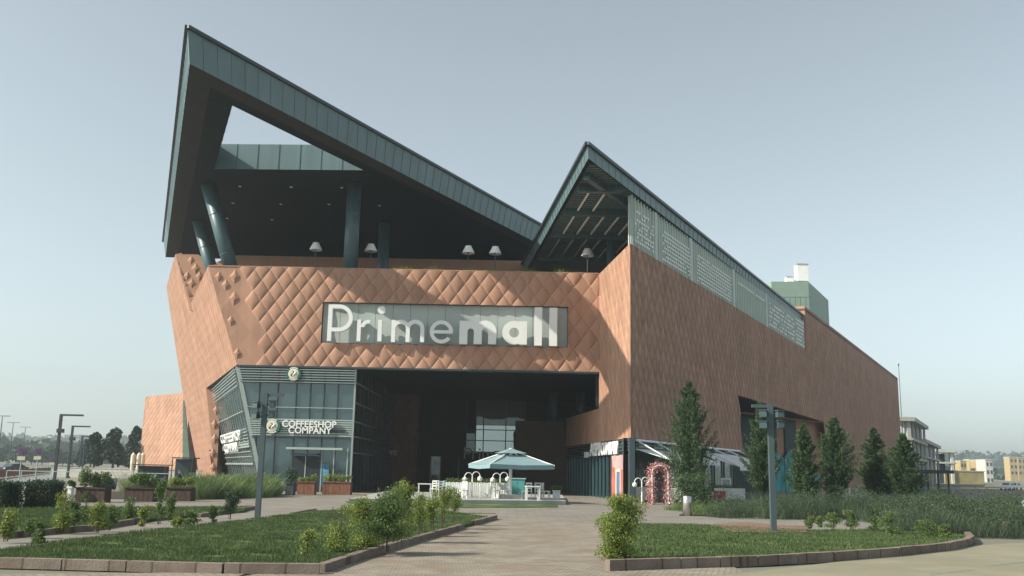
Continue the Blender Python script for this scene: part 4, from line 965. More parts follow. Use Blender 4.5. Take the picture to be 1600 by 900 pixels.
# ---- clipped dark hedge at the left
def hedge(px0, px1, py, h_, d_, label, seed):
    a = onz(px0, py, 0); c = onz(px1, py, 0); t = thing('clipped_hedge', label, 'hedge', ((a.x + c.x) / 2, a.y + d_ / 2, 0), 0, 'clipped hedge blocks')
    L = c.x - a.x; g = np.random.RandomState(seed); n = int(9000 * L / 2); P = g.uniform(-.5, .5, (n, 3)); k = g.randint(0, 3, n); s_ = np.sign(P[np.arange(n), k]); P[np.arange(n), k] = s_ * (.5 - .05 * g.rand(n)); P *= [L, d_, h_]; P += g.normal(size=(n, 3)) * .05; P[:, 2] += h_ / 2; P[:, 2] = np.maximum(P[:, 2], .02)
    leaf_object('foliage', P, None, .08, M['leaf_dark'], t, seed); MB().box((0, 0, h_ * .46), (L * .9, d_ * .85, h_ * .9)).build('branches', M['earth'], t); return t
hedge(-90, 27, 796, 1.0, 1.4, 'clipped dark hedge block cut by the left frame edge', 5); hedge(33, 85, 795, 1.02, 1.3, 'shorter clipped dark hedge block right of the cut one', 6)

# ---- conifers
def conifer(name, label, loc, H, Rw, seed, nbr=150, per=70, m=None, group=None, tilt=.55, base=.12, nsz=.12, top=.0, stem=.9):
    t = thing(name, label, 'tree', loc, 0, group); g = np.random.RandomState(seed); C = []; A = []
    br = MB()
    for i in range(nbr):
        f = base + (1 - base) * (i + g.rand()) / nbr; z0 = H * f; prof = max(.05, (1 - f) ** .75 * min(1, (f - base + .10) / .22)); L = Rw * prof * (.6 + .85 * g.rand() ** 1.5); a = g.rand() * 2 * PI
        s_ = np.linspace(.12, 1, per); up_ = tilt * L * (s_ ** 1.4) * (1 + .3 * g.rand())
        P = np.c_[np.cos(a) * L * s_, np.sin(a) * L * s_, z0 - .06 * L + up_]; sp_ = .035 + .10 * L * (1 - s_) ** .8
        P += g.normal(size=P.shape) * sp_[:, None] * np.array([1, 1, .7]); C.append(P); d = np.array([math.cos(a), math.sin(a), tilt * 1.6]); A.append(np.tile(d / np.linalg.norm(d), (per, 1)))
        if i % 5 == 0 and L > .5: br.tube([(0, 0, z0 - .1), (math.cos(a) * L * .5, math.sin(a) * L * .5, z0 + tilt * L * .35)], [.025, .01], 4, cap=False)
    C = np.concatenate(C); A = np.concatenate(A); n = len(C); C[:, 2] = np.maximum(C[:, 2], .05)
    a = A + g.normal(size=(n, 3)) * .45; a /= np.linalg.norm(a, axis=1)[:, None]; b_ = g.normal(size=(n, 3)); b_ -= (b_ * a).sum(1)[:, None] * a; b_ /= np.linalg.norm(b_, axis=1)[:, None]
    L = (nsz * (.7 + .8 * g.rand(n)))[:, None]; V = np.empty((n, 4, 3)); V[:, 0] = C - a * L * .5; V[:, 1] = C + b_ * L * .14; V[:, 2] = C + a * L * .7; V[:, 3] = C - b_ * L * .14
    quads('crown', V, m or M['leaf_con'], t); MB().tube([(0, 0, 0), (0, 0, H * .5), (0, 0, H * .97)], [.12, .07, .015], 8).build('trunk', M['bark'], t); br.build('branch', M['bark'], t)
    return t
def con_at(label, px, ytop, Y, wpx, seed, nbr=150, per=80, **k):
    nbr = int(nbr * 1.5); per = int(per * 1.25); k['nsz'] = k.get('nsz', .15) * .72
    q = ony(px, ytop, Y); x = q.x - .0; return conifer('conifer_tree', label, (x, Y, 0), q.z, wpx * Y / FPX / 2 * 1.2, seed, nbr, per, group='conifers along the long wall', **k)
con_at('tallest conifer, upswept, in front of the corner shop awnings', 1075, 598, 56, 78, 1, 190, 110, tilt=.95, base=.08, nsz=.15)
con_at('slim conifer behind the square lamp post', 1187, 630, 60, 56, 2, 150, 110, tilt=.8, nsz=.17, base=.10)
con_at('narrow conifer with a light bushy foot right of the lamp post', 1255, 664, 52, 50, 3, 140, 110, tilt=.7, nsz=.15, base=.10)
con_at('broad fan-shaped conifer standing free before the long wall', 1303, 655, 62, 66, 4, 150, 110, tilt=.75, nsz=.18, base=.14)
con_at('conifer left of the pair near the far end of the wall', 1364, 670, 64, 56, 5, 130, 110, tilt=.5, nsz=.18, base=.12)
con_at('wide dark conifer right of the pair, nearest the concrete building', 1410, 679, 62, 66, 6, 150, 110, tilt=.5, nsz=.18, base=.12)
def topiary(px, py, w_, h_, label, seed, Y=55.5):
    q = ony(px, py, Y); t = thing('topiary_bush', label, 'bush', (q.x, Y, 0), 0, 'rounded topiary bushes below the tallest conifer'); z = q.z; k = Y / FPX
    leaf_object('foliage', clumps(2600, [(0, 0, z, w_ * k / 2, w_ * k / 2, h_ * k / 2), (.1, -.1, z * .55, w_ * k / 2.4, w_ * k / 2.4, h_ * k / 2.2), (-.1, 0, z * .25, w_ * k / 2.6, w_ * k / 2.6, h_ * k / 2.6)], seed, .6), None, .09, M['leaf_con'], t, seed)
    MB().tube([(0, 0, 0), (0, 0, z)], [.05, .03], 6).build('stem', M['bark'], t)
topiary(1072, 752, 44, 26, 'left rounded bush under the tallest conifer, by the flower arch', 71, 54.5); topiary(1096, 757, 34, 40, 'right rounded bush under the tallest conifer', 72, 54); topiary(1255, 782, 30, 30, 'small rounded bush at the foot of the narrow conifer', 73, 51)
topiary(1302, 765, 30, 14, 'low dark cushion bush at the foot of the fan-shaped conifer', 74, 61)

# far trees on the left
def broad(name, label, px, ytop, Y, wpx, seed, m, group, n=3500, lf=.5, cat='tree'):
    q = ony(px, ytop, Y); tz = terrain_z(q.x, Y); H = q.z - tz; Rw = wpx * Y / FPX / 2; t = thing(name, label, cat, (q.x, Y, tz), 0, group); g = random.Random(seed); bl = []
    for i in range(12):
        z = H * (.32 + .6 * i / 12); r_ = Rw * (.5 + .25 * g.random()) * (1.05 - .5 * i / 12); a = g.random() * 2 * PI; o_ = Rw * .5 * g.random(); bl.append((math.cos(a) * o_, math.sin(a) * o_, z, r_, r_, H * .1))
    leaf_object('crown', clumps(n, bl, seed, .35), None, lf, m, t, seed, 1.5); MB().tube([(0, 0, 0), (0, 0, H * .8)], [H * .03, H * .01], 7).build('trunk', M['bark'], t); return t
gr_ = 'trees left of the mall'
for i, (px, yt, Y, wd, lb) in enumerate(((152, 674, 150, 26, 'pine at the left end of the tree group by the far wing'), (182, 668, 150, 40, 'widest dark pine in the group left of the far wing'), (214, 664, 160, 26, 'pointed pine next to the terracotta far wing'), (133, 686, 190, 22, 'smaller pine behind the row of black street lamps'), (205, 690, 170, 36, 'low dark tree between the two tall pines'))):
    broad('pine_tree', lb, px, yt, Y, wd, 90 + i, M['leaf_pine'], gr_, 5000, .55)
g = random.Random(5)
plc = ['at the left frame edge', 'just right of the frame edge', 'behind the round no-parking sign', 'behind the second no-parking sign', 'left of the first black lamp', 'behind the first black lamp', 'right of the first black lamp', 'left of the second black lamp', 'right of the second black lamp']
for i, px in enumerate((-8, 14, 34, 52, 68, 84, 100, 116, 134)):
    broad('roadside_tree', 'round dark tree across the road ' + plc[i], px, 695 + g.randint(0, 8) + (4 if i > 5 else 0), 330 + g.randint(-20, 20), 34 + g.randint(0, 8), 120 + i, M['leaf_pine'], 'trees across the road', 3200, 1.2)

# ------------------------------------------------------------------ hills and far town
def hill(name, prof, Y, m, depth=500):
    b = MB(); n = len(prof)
    for px, py in prof: q = ony(px, py, Y); b.v.append((q.x, Y, -5)); 
    top = [ony(px, py, Y) for px, py in prof]
    for q in top: b.v.append((q.x, Y + 60, q.z * .45))
    for q in top: b.v.append((q.x, Y + 180, q.z * (Y + 180) / Y))
    for q in top: b.v.append((q.x * 1.2, Y + 180 + depth, -10))
    for r_ in range(3):
        for i in range(n - 1): p = r_ * n + i; b.f.append((p, p + 1, p + n + 1, p + n))
    o = b.build(name, m, smooth=True); return struct(o)
M['hill'] = ground_mat('wooded_hill', (0.035, 0.06, 0.04), (0.09, 0.11, 0.07), 0.03, 0.5)
pr = [(-500, 678), (-200, 676), (-60, 682), (0, 681), (30, 684), (60, 680), (100, 684), (150, 682), (200, 686), (260, 684), (400, 690), (620, 700)]
hill('hills', pr, 950, M['hill'])
pr = [(1380, 716), (1450, 712), (1480, 709), (1530, 711), (1570, 713), (1620, 714), (1700, 716), (1900, 716), (2200, 720)]
hill('hills', pr, 1100, M['hill'])
# wood on the hills
g2_ = np.random.RandomState(8); n = 9000; px = g2_.uniform(-80, 260, n); Y = g2_.uniform(450, 1100, n)
X = (px - 800) / FPX * Y; base = np.array([terrain_z(a, b_) for a, b_ in zip(X, Y)]); prog = np.clip((Y - 950) / 180, 0, 1)
Zt = base + prog * 20 + g2_.rand(n) * 9; leaf_object('far_wood', np.c_[X, Y, Zt], None, 7.0, M['leaf_pine'], None, 9, 1.2); tag(bpy.data.objects['far_wood'], 'hazy far wood covering the slopes left of the mall', 'wood', kind='stuff')
n = 5000; px = g2_.uniform(1470, 1700, n); Y = g2_.uniform(600, 1290, n); X = (px - 800) / FPX * Y; prog = np.clip((Y - 1100) / 180, 0, 1); base = np.array([terrain_z(a, b_) for a, b_ in zip(X, Y)])
o = leaf_object('far_wood', np.c_[X, Y, base + prog * 26 + g2_.rand(n) * 6], None, 6.0, M['leaf_pine'], None, 10, 1.2); tag(o, 'hazy wood on the hill at the right horizon', 'wood', kind='stuff')
M['bw'] = mat('pale_render', (0.50, 0.50, 0.46), .9); M['by'] = mat('yellow_render', (0.40, 0.31, 0.16), .9, var=.1); M['rooft'] = mat('roof_tiles', (0.28, 0.16, 0.11), .9); M['wind'] = mat('window_dark', (0.04, 0.06, 0.07), .3); M['yw'] = mat('retaining_yellow', (0.30, 0.26, 0.13), .95, var=.2, scale=.4)
def house(name, label, px, ytop, Y, wpx, dpt, m, group, floors=4, cols=4, flat=True, ybot=None):
    q = ony(px, ytop, Y); tz = terrain_z(q.x, Y) - 1.5; H = q.z - tz; Wd = wpx * Y / FPX; t = thing(name, label, 'building', (q.x, Y, tz), 0, group)
    MB().box((0, dpt / 2, H / 2), (Wd, dpt, H)).build('wall', m, t)
    if flat: MB().box((0, dpt / 2, H + .2), (Wd * 1.05, dpt * 1.05, .4)).build('roof', M['concrete'], t)
    else: MB().add([(-Wd * .55, -1, H), (Wd * .55, -1, H), (Wd * .55, dpt + 1, H), (-Wd * .55, dpt + 1, H), (-Wd * .3, dpt / 2, H + Wd * .16), (Wd * .3, dpt / 2, H + Wd * .16)], [(0, 1, 5, 4), (1, 2, 5), (2, 3, 4, 5), (3, 0, 4), (0, 3, 2, 1)]).build('roof', M['rooft'], t)
    fh = min(3.2, H / floors)
    for r_ in range(floors):
        for c_ in range(cols): MB().box((-Wd / 2 + Wd * (c_ + .5) / cols, -.06, H - fh * (r_ + .5)), (Wd / cols * .45, .1, fh * .45)).build('window', M['wind'], t)
    return t
gg = 'apartment blocks on the left hills'
for i, (px, yt, Y, wd, fl, lb) in enumerate(((40, 692, 620, 7, 3, 'pale apartment block above the no-parking sign'), (47, 690, 640, 6, 3, 'second pale block touching the one above the sign'), (61, 695, 600, 5, 3, 'small pale block right of the pair on the hill'), (95, 685, 640, 5, 5, 'slim pale tower left of the second street lamp'), (104, 680, 700, 7, 6, 'tall pale tower block between the street lamps'), (123, 680, 680, 5, 6, 'tallest slim tower block right of the second lamp'), (77, 697, 600, 5, 3, 'low block behind the first street lamp'), (13, 690, 660, 6, 3, 'pale block near the left frame edge'))):
    house('apartment_block', lb, px, yt, Y, wd, 14, M['bw'], gg, fl, 2)
gg = 'yellow houses on the right'
for px, yt, Y, wd, lb in ((1505, 721, 420, 9, 'leftmost yellow house above the retaining wall'), (1519, 719, 430, 8, 'middle yellow house above the retaining wall'), (1531, 720, 420, 10, 'right yellow house above the retaining wall beside the grey one'), (1583, 715, 520, 12, 'yellow house low on the hill at the right'), (1596, 716, 540, 12, 'yellow house cut by the right frame edge')):
    house('yellow_house', lb, px, yt, Y, wd, 6, M['by'], gg, 3, 2, True)
house('grey_house', 'grey-white block right of the yellow houses', 1545, 719, 400, 11, 8, M['bw'], None, 3, 2)
t = thing('retaining_wall', 'long yellow sunlit retaining wall below the yellow houses', 'wall', (ony(1510, 736, 330).x, 330, 0))
a = ony(1480, 736, 330); c = ony(1537, 735, 330); MB().box((0, 2, a.z / 2), (c.x - a.x, 3, a.z)).build('wall', M['yw'], t); MB().box((0, 2, a.z + .15), (c.x - a.x + .6, 3.4, .3)).build('coping', M['concrete'], t)
sheet('embankment', [ony(1500, 756, 200), ony(1600, 760, 200), ony(1640, 748, 420), ony(1500, 748, 420)], .03, M['yw'])
# unfinished concrete building behind the mall
def frame_building(name, label, px0, px1, Y, ytops, m, side=24, cat='building'):
    a = ony(px0, ytops[0], Y); c = ony(px1, ytops[0], Y); Wd = c.x - a.x; t = thing(name, label, cat, (a.x, Y, 0)); H = a.z
    zs = [ony(px1, y_, Y).z for y_ in ytops]
    d = dR * side
    for i, z in enumerate(zs):
        e = .9 if i == 0 else .4
        P = [Vector((-e, -e, z)), Vector((Wd + e, -e, z)), Vector((Wd + e, 0, z)) + d, Vector((-e, 0, z)) + d]; MB().slab([P], (0, 0, -.55 if i else -.9)).build('floor_slab', m, t)
    for k in range(5): p = Vector((Wd - .3, .3, 0)) + d * (k / 4); MB().box((p.x, p.y, H / 2), (.5 if k else .9, .5 if k else .9, H - .5)).build('pillar', m, t)
    MB().box((.5, .3, H / 2), (.9, .9, H - .5)).build('pillar', m, t)
    MB().slab([[Vector((Wd - .9, .8, 0)), Vector((Wd - .9, .8, 0)) + d, Vector((Wd - .9, .8, H - 1)) + d, Vector((Wd - .9, .8, H - 1))]], (-.1, 0, 0)).build('dark_glazing', M['wind'], t)
    MB().box((Wd / 2 - .5, 4, H / 2 - .5), (Wd - 1, .2, H - 1.2)).build('inner_wall', M['wind'], t)
    return t
frame_building('office_building', 'four-storey pale concrete frame building behind the end of the long wall', 1393, 1421, 225, (652, 684, 714), M['concrete'], 42)
frame_building('office_wing', 'lower concrete wing with glazed floors stepping down to the right', 1425, 1440, 262, (686, 712), M['concrete'], 60)
frame_building('unfinished_house', 'small unfinished white concrete frame right of the office building', 1457, 1488, 330, (703, 722), M['bw'], 10)
t = thing('bar_pavilion', 'dark flat-roofed terrace bar pavilion between conifers and road', 'pavilion', (ony(1418, 740, 88).x, 88, 0))
Wd = ony(1482, 740, 88).x - ony(1418, 740, 88).x; zt = ony(1450, 735, 88).z
MB().box((Wd / 2, 3, zt - .1), (Wd + .6, 7, .3)).build('roof', M['black'], t); MB().box((Wd / 2, 5.5, zt / 2), (Wd, .2, zt - .3)).build('back_wall', M['dark'], t)
for k in range(5): MB().box((Wd * k / 4, .1, (zt - .25) / 2), (.14, .14, zt - .25)).build('post', M['black'], t)
MB().box((Wd / 2, .15, .5), (Wd, .12, .95)).build('counter', M['teal'], t)
q = ony(1404, 570, 235); t = thing('antenna_mast', 'very thin tall mast rising behind the far end of the mall', 'mast', (q.x, 235, 0)); MB().tube([(0, 0, 0), (0, 0, q.z)], [.14, .06], 6).build('pole', M['post'], t); MB().box((0, 0, q.z), (.25, .25, .5)).build('tip', M['post'], t)

# ------------------------------------------------------------------ square posts with floodlights
def flood_post(px, pyb, ytop, side, label, heads):
    q = onz(px, pyb, 0); tp = ony(px, ytop, q.y).z; k = q.y / FPX; t = thing('floodlight_post', label, 'lamp post', (q.x, q.y, 0), 0, 'square floodlight posts'); wd = .17
    MB().box((0, 0, tp / 2), (wd, wd, tp)).build('post', M['post'], t); MB().box((0, 0, .03), (.34, .34, .06)).build('base_plate', M['post'], t)
    L = 24 * k; MB().box((side * (wd / 2 + L / 2), 0, tp - .06), (L, .10, .10)).build('arm', M['post'], t)
    for sx, dz in heads:
        z = tp - dz * k; cx = sx * (wd / 2 + 9 * k)
        h = MB().box((cx, -.1, z), (.22, .26, .18), .25 * sx).build('floodlight', M['post'], t)
        MB().box((cx, -.1, z + .13), (.26, .30, .03), .25 * sx).build('hood', M['post'], h); MB().box((cx, -.26, z - .02), (.18, .03, .13), .25 * sx).build('lens', M['glass'], h); MB().bar((sx * wd / 2, 0, z), (cx, 0, z), .05).build('bracket', M['post'], h)
    return t
flood_post(402, 812, 614, 1, 'square grey floodlight post at the left, in front of the coffee shop', [(-1, 20), (1, 18), (-1, 36), (1, 34)])
flood_post(1209, 836, 632, -1, 'square dark floodlight post on the right lawn with arm to the left', [(-1, 16), (1, 16), (-1, 33), (1, 32)])
# black street lamps
def street_lamp(px, pyt, Y, label, h=None):
    q = ony(px, pyt, Y); t = thing('street_lamp', label, 'street lamp', (q.x, Y, 0), 0, 'black street lamps along the left road'); H = q.z
    MB().box((0, 0, H / 2), (.22, .22, H)).build('pole', M['black'], t); MB().box((1.0, 0, H - .08), (2.0, .2, .16)).build('lamp_arm', M['black'], t)
    MB().box((.12, -.1, H - 1.5), (.55, .4, .35)).build('spotlight', M['black'], t); MB().box((0, 0, .1), (.4, .4, .2)).build('base', M['black'], t)
ll = ['nearest and tallest black street lamp at the left', 'second black street lamp from the left', 'third black street lamp from the left', 'fourth black street lamp, close beside the third', 'farthest black street lamp beside the pines']
for (px, py, Y), lb in zip(((96, 647, 88), (114, 665, 112), (129, 681, 150), (133, 686, 165), (145, 691, 180)), ll): street_lamp(px, py, Y, lb)
for px, py, Y, lb in ((4, 651, 150, 'faint tall road lamp mast at the left frame edge'), (21, 661, 190, 'faint double-armed road lamp, left of the pair'), (40, 668, 220, 'faint double-armed road lamp, right of the pair')):
    q = ony(px, py, Y); tz = terrain_z(q.x, Y); t = thing('road_lamp', lb, 'street lamp', (q.x, Y, tz), 0, 'faint road lamps over the far road'); H = q.z - tz
    MB().tube([(0, 0, 0), (0, 0, H)], [.12, .06], 6).build('pole', M['post'], t); MB().bar((-1.2, 0, H + .1), (1.2, 0, H + .1), .14, .1).build('lamp_arm', M['post'], t)
# no-parking signs
M['signred'] = mat('sign_red', (0.14, 0.03, 0.045), .5); M['signblue'] = mat('sign_blue', (0.04, 0.05, 0.14), .5); M['signyel'] = mat('sign_plate', (0.40, 0.42, 0.30), .5)
for px, py, Y, r_, lb in ((35, 705, 62, .27, 'round no-parking sign nearest the left frame edge'), (60, 706, 68, .25, 'round no-parking sign in the middle of the three'), (82, 718, 92, .22, 'smallest round no-parking sign beside the first lamp')):
    q = ony(px, py, Y); t = thing('no_parking_sign', lb, 'road sign', (q.x, Y, 0), 0, 'no-parking signs on the left'); z = q.z
    MB().tube([(0, 0, 0), (0, 0, z + r_)], .035, 6).build('pole', M['palemetal'], t); d = MB().tube([(0, -.05, z), (0, -.08, z)], r_, 24).build('sign_disc', M['signred'], t)
    MB().tube([(0, -.08, z), (0, -.09, z)], r_ * .78, 24).build('blue_field', M['signblue'], d); MB().bar((-r_ * .55, -.1, z + r_ * .55), (r_ * .55, -.1, z - r_ * .55), .05, .02).build('slash', M['signred'], d)
    MB().box((0, -.06, z - r_ - .17), (.5, .02, .24)).build('plate', M['signyel'], t)
# orange barrier
t = thing('barrier_fence', 'long low red-brown barrier fence between the two carriageways', 'fence', (0, 0, 0)); M['rust'] = mat('rust_barrier', (0.16, 0.09, 0.07), .9, var=.2)
A_, B_ = onz(-30, 751, 0), onz(112, 734.5, 0); b = MB(); b.bar(A_ + Vector((0, 0, .75)), B_ + Vector((0, 0, .75)), .06, .12); b.bar(A_ + Vector((0, 0, .3)), B_ + Vector((0, 0, .3)), .06, .12)
b.build('rail', M['rust'], t); MB().slab([[A_ + Vector((0, .1, .1)), B_ + Vector((0, .1, .1)), B_ + Vector((0, .1, .85)), A_ + Vector((0, .1, .85))]], (.02, .02, 0)).build('panel', M['rust'], t)
for k in range(28): p = A_.lerp(B_, k / 27); MB().box((p.x, p.y, .5), (.08, .08, 1.0)).build('post', M['rust'], t)

# parked cars
def make_car(name, label, loc, rz, col, group=None):
    t = thing(name, label, 'car', loc, rz, group); m = mat('car_paint', col, .3, spec=.6, var=.02); b = MB()
    prof = [(-2.1, .35), (-2.15, .75), (-1.95, .95), (-1.2, 1.0), (-.6, 1.42), (.6, 1.45), (1.5, 1.02), (2.1, .9), (2.15, .4)]
    b.slab([[Vector((x, -.82, z)) for x, z in prof]], (0, 1.64, 0)); b.build('body', m, t)
    for sx in (-1.3, 1.3):
        for sy in (-.8, .8): w_ = MB().tube([(sx, sy - .1, .32), (sx, sy + .1, .32)], .32, 14).build('wheel', M['black'], t)
    MB().slab([[Vector((x, -.84, z)) for x, z in ((-1.0, 1.0), (-.55, 1.36), (.5, 1.38), (1.25, 1.02))]], (0, 1.68, 0)).build('side_window', M['glassdark'], t)
    MB().slab([[(-1.16, -.65, 1.0), (-1.16, .65, 1.0), (-.64, .62, 1.41), (-.64, -.62, 1.41)]], (-.03, 0, .02)).build('windscreen', M['glassdark'], t)
    for sy in (-.6, .6): MB().box((-2.14, sy, .7), (.08, .3, .15)).build('headlight', M['white'], t)
    return t
cr = 'cars parked across the left road'
for i, (px, Y, c, lb) in enumerate(((8, 420, (.5, .5, .5), 'grey car nearest the left frame edge across the road'), (20, 420, (.75, .75, .75), 'bright white car left of the no-parking sign'), (43, 430, (.7, .7, .72), 'white car right of the first no-parking sign'), (31, 425, (.05, .06, .08), 'dark car between two white cars'), (71, 440, (.6, .6, .6), 'pale car seen left of the first black lamp'))):
    q = ony(px, 728, Y); make_car('parked_car', lb, (q.x, Y, terrain_z(q.x, Y)), .1, c, cr)
q = ony(112, 732, 170); make_car('dark_car', 'dark car driving on the left road behind the second lamp', (q.x, 150, 0), 1.2, (.02, .03, .04))
q = onz(1592, 806, 0); make_car('silver_car', 'silver car partly hidden by lavender at the right frame edge', (24.9, 45, 0), .9, (.22, .24, .26))
for i, (px, Y, lb) in enumerate(((1573, 190, 'white car on the right road, left of two'), (1584, 200, 'white car on the right road, right of two'))):
    q = ony(px, 742, Y); make_car('white_car', lb, (q.x, Y, terrain_z(q.x, Y)), .8, (.7, .7, .7), 'cars on the right road')

# ------------------------------------------------------------------ planters, pots, seats
def planter(name, label, px0, px1, pyb, pyt, dpt, m, pm, seed, group, plant_h=.5, n=900, cat='planter'):
    a = onz(px0, pyb, 0); c = onz(px1, pyb, 0); Y = (a.y + c.y) / 2; h_ = ony(px0, pyt, Y).z; L = c.x - a.x; t = thing(name, label, cat, ((a.x + c.x) / 2, Y + dpt / 2, 0), 0, group)
    b = MB(); k = max(3, int(L / .22))
    for i in range(k): b.box((-L / 2 + L * (i + .5) / k, -dpt / 2 + .02, h_ / 2), (L / k * .94, .04, h_)); 
    b.box((-L / 2 + .02, 0, h_ / 2), (.04, dpt * .92, h_)); b.box((L / 2 - .02, 0, h_ / 2), (.04, dpt * .92, h_)); b.box((0, dpt / 2 - .02, h_ / 2), (L * .98, .04, h_)); b.box((0, 0, h_ - .12), (L * .95, dpt * .85, .08))
    b.build('box', m, t); MB().box((0, -dpt / 2 - .01, h_ - .03), (L + .06, .09, .06)).build('rim', m, t)
    g = random.Random(seed); bl = []
    for i in range(max(3, int(L / .4))): x = -L / 2 + L * (i + .5) / max(3, int(L / .4)); bl.append((x, g.uniform(-.1, .1), h_ + plant_h * g.uniform(.2, .6), min(.28, L * .55), .25 if dpt > .35 else .16, plant_h * g.uniform(.3, .6)))
    leaf_object('plant', clumps(n, bl, seed, .3), None, .09, pm, t, seed); return t
pg = 'long brown planters of the left terrace'
planter('wooden_planter', 'leftmost long brown planter with overflowing yellow-green shrubs', 110, 168, 785, 761, .8, M['backlit_wood'], M['leaf_mid'], 1, pg, .85, 2600)
planter('wooden_planter', 'middle long brown planter with dark leafy shrubs', 188, 243, 784, 761, .8, M['backlit_wood'], M['leaf_mid'], 2, pg, .7, 2200)
planter('wooden_planter', 'third long brown planter beside the ornamental grass', 254, 301, 783, 761, .8, M['backlit_wood'], M['leaf_yel'], 3, pg, .6, 1500)
pg = 'brown planters before the coffee shop'
planter('terrace_planter', 'orange-brown planter left, with low yellow plants by the coffee shop door', 461, 493, 773, 752, .8, M['wood'], M['leaf_yel'], 4, pg, .45, 900)
planter('terrace_planter', 'brown planter right of the two at the coffee shop corner', 499, 550, 773, 752, .8, M['wood'], M['leaf_yel'], 5, pg, .5, 1400)
planter('grey_pot', 'square dark grey pot with a leafy shrub beside the brown planters', 444, 459, 774, 754, .7, M['pot'], M['leaf_dark'], 6, None, 1.1, 900, 'pot')
t = planter('white_planter', 'tall white planter box with a clipped green ball by the platform corner', 864, 875, 785, 766, .42, M['white'], M['leaf_mid'], 7, None, .35, 700)
planter('white_pot', 'slim pale box at the left end of the left terrace planters', 103, 110, 785, 760, .3, M['white'], M['leaf_mid'], 8, None, .3, 900, 'pot')
def barrel_chair(px, pyb, label, rz, group, m, name='wicker_armchair'):
    q = onz(px, pyb, 0); t = thing(name, label, 'chair', (q.x, q.y, 0), rz, group)
    MB().box((0, 0, .32), (.56, .56, .16)).build('seat', m, t); b = MB()
    vs = []
    for i in range(13):
        a = PI * i / 12
        for r_, z in ((.34, .1), (.40, .82), (.34, .82), (.29, .1)): vs.append((math.cos(a) * r_, math.sin(a) * r_, z))
    fs = [(4 * i + k, 4 * i + (k + 1) % 4, 4 * i + 4 + (k + 1) % 4, 4 * i + 4 + k) for i in range(12) for k in range(4)] + [(0, 1, 2, 3), (48, 51, 50, 49)]
    b.add(vs, fs); b.build('backrest', m, t)
    for sx in (-.22, .22):
        for sy in (-.22, .22): MB().box((sx, sy, .12), (.05, .05, .24)).build('leg', m, t)
cg = 'wicker armchairs by the coffee shop'
for px, py, lb in ((418, 773, 'leftmost wicker armchair beside the ornamental grass'), (434, 772, 'wicker armchair in the middle, left of the grey pot'), (447, 764, 'wicker armchair behind the grey pot')): barrel_chair(px, py, lb, .3, cg, M['wicker'])
M['navy'] = mat('navy_cushion', (0.02, 0.035, 0.05), .8)
cg = 'dark armchairs on the left terrace'
for px, py, lb in ((172, 767, 'dark armchair left, in the gap behind the first planters'), (158, 765, 'dark armchair behind the leftmost planter'), (232, 766, 'dark armchair behind the middle planter'), (246, 765, 'dark armchair beside the seated person'), (283, 768, 'dark armchair behind the third planter')): barrel_chair(px, py, lb, .2 * (px % 5), cg, M['navy'], 'dark_armchair')
# seated person
def seated_person(loc, rz, label):
    t = thing('person', label, 'person', loc, rz); me = bpy.data.meshes.new('body')
    J_ = [(0, 0, .50), (0, .02, .78), (0, 0, 1.02), (0, -.02, 1.12), (0, -.04, 1.26), (.19, 0, 1.0), (.24, -.08, .76), (.16, -.30, .72), (-.19, 0, 1.0), (-.24, -.08, .76), (-.16, -.30, .72), (.11, -.05, .50), (.12, -.45, .50), (.12, -.47, .06), (.12, -.60, .04), (-.11, -.05, .50), (-.12, -.45, .50), (-.12, -.47, .06), (-.12, -.60, .04)]
    E_ = [(0, 1), (1, 2), (2, 3), (3, 4), (2, 5), (5, 6), (6, 7), (2, 8), (8, 9), (9, 10), (0, 11), (11, 12), (12, 13), (13, 14), (0, 15), (15, 16), (16, 17), (17, 18)]
    rr = [.15, .14, .13, .05, .10, .06, .05, .04, .06, .05, .04, .09, .075, .05, .04, .09, .075, .05, .04]
    me.from_pydata(J_, E_, []); o = bpy.data.objects.new('body', me); COL.objects.link(o); sm_ = o.modifiers.new('skin', 'SKIN')
    for v, r_ in zip(me.skin_vertices[0].data, rr): v.radius = (r_, r_)
    me.skin_vertices[0].data[0].use_root = True; su_ = o.modifiers.new('sub', 'SUBSURF'); su_.levels = su_.render_levels = 1; me.materials.append(M['navy']); o.parent = t
    MB().ball((0, -.05, 1.28), .10, 12, 8, 1.25).build('head', mat('skin', (0.45, 0.28, 0.2), .6), t, smooth=True); MB().ball((0, -.02, 1.33), .108, 12, 8, 1.0).build('hair', M['black'], t, smooth=True)
q = onz(262, 768, 0); seated_person((q.x, q.y + 2, 0), 1.2, 'person in dark clothes seated on the left terrace'); barrel_chair(263, 768, 'dark armchair under the seated person', 1.2, 'dark armchairs on the left terrace', M['navy'], 'dark_armchair')
bpy.data.objects[[o.name for o in COL.objects if o.get('label') == 'dark armchair under the seated person'][0]].location = (q.x, q.y + 2, 0)
def cafe_table(loc, label, m, group=None, name='cafe_table', s_=.7, h_=.75, rz=0):
    t = thing(name, label, 'table', loc, rz, group); MB().box((0, 0, h_ - .025), (s_, s_, .05)).build('tabletop', m, t)
    for sx in (-1, 1):
        for sy in (-1, 1): MB().box((sx * s_ * .43, sy * s_ * .43, h_ / 2 - .03), (.07, .07, h_ - .06)).build('leg', m, t)
    return t
def wood_chair(loc, rz, label, m, group, name='wooden_chair'):
    t = thing(name, label, 'chair', loc, rz, group); MB().box((0, 0, .45), (.44, .44, .05)).build('seat', m, t)
    for sx in (-.19, .19): MB().box((sx, -.19, .22), (.05, .05, .43)).build('leg', m, t); MB().box((sx, .19, .47), (.05, .05, .94)).build('leg', m, t)
    b = MB()
    for z in (.62, .76, .9): b.box((0, .19, z), (.35, .03, .08))
    b.each('back_slat', m, t); return t
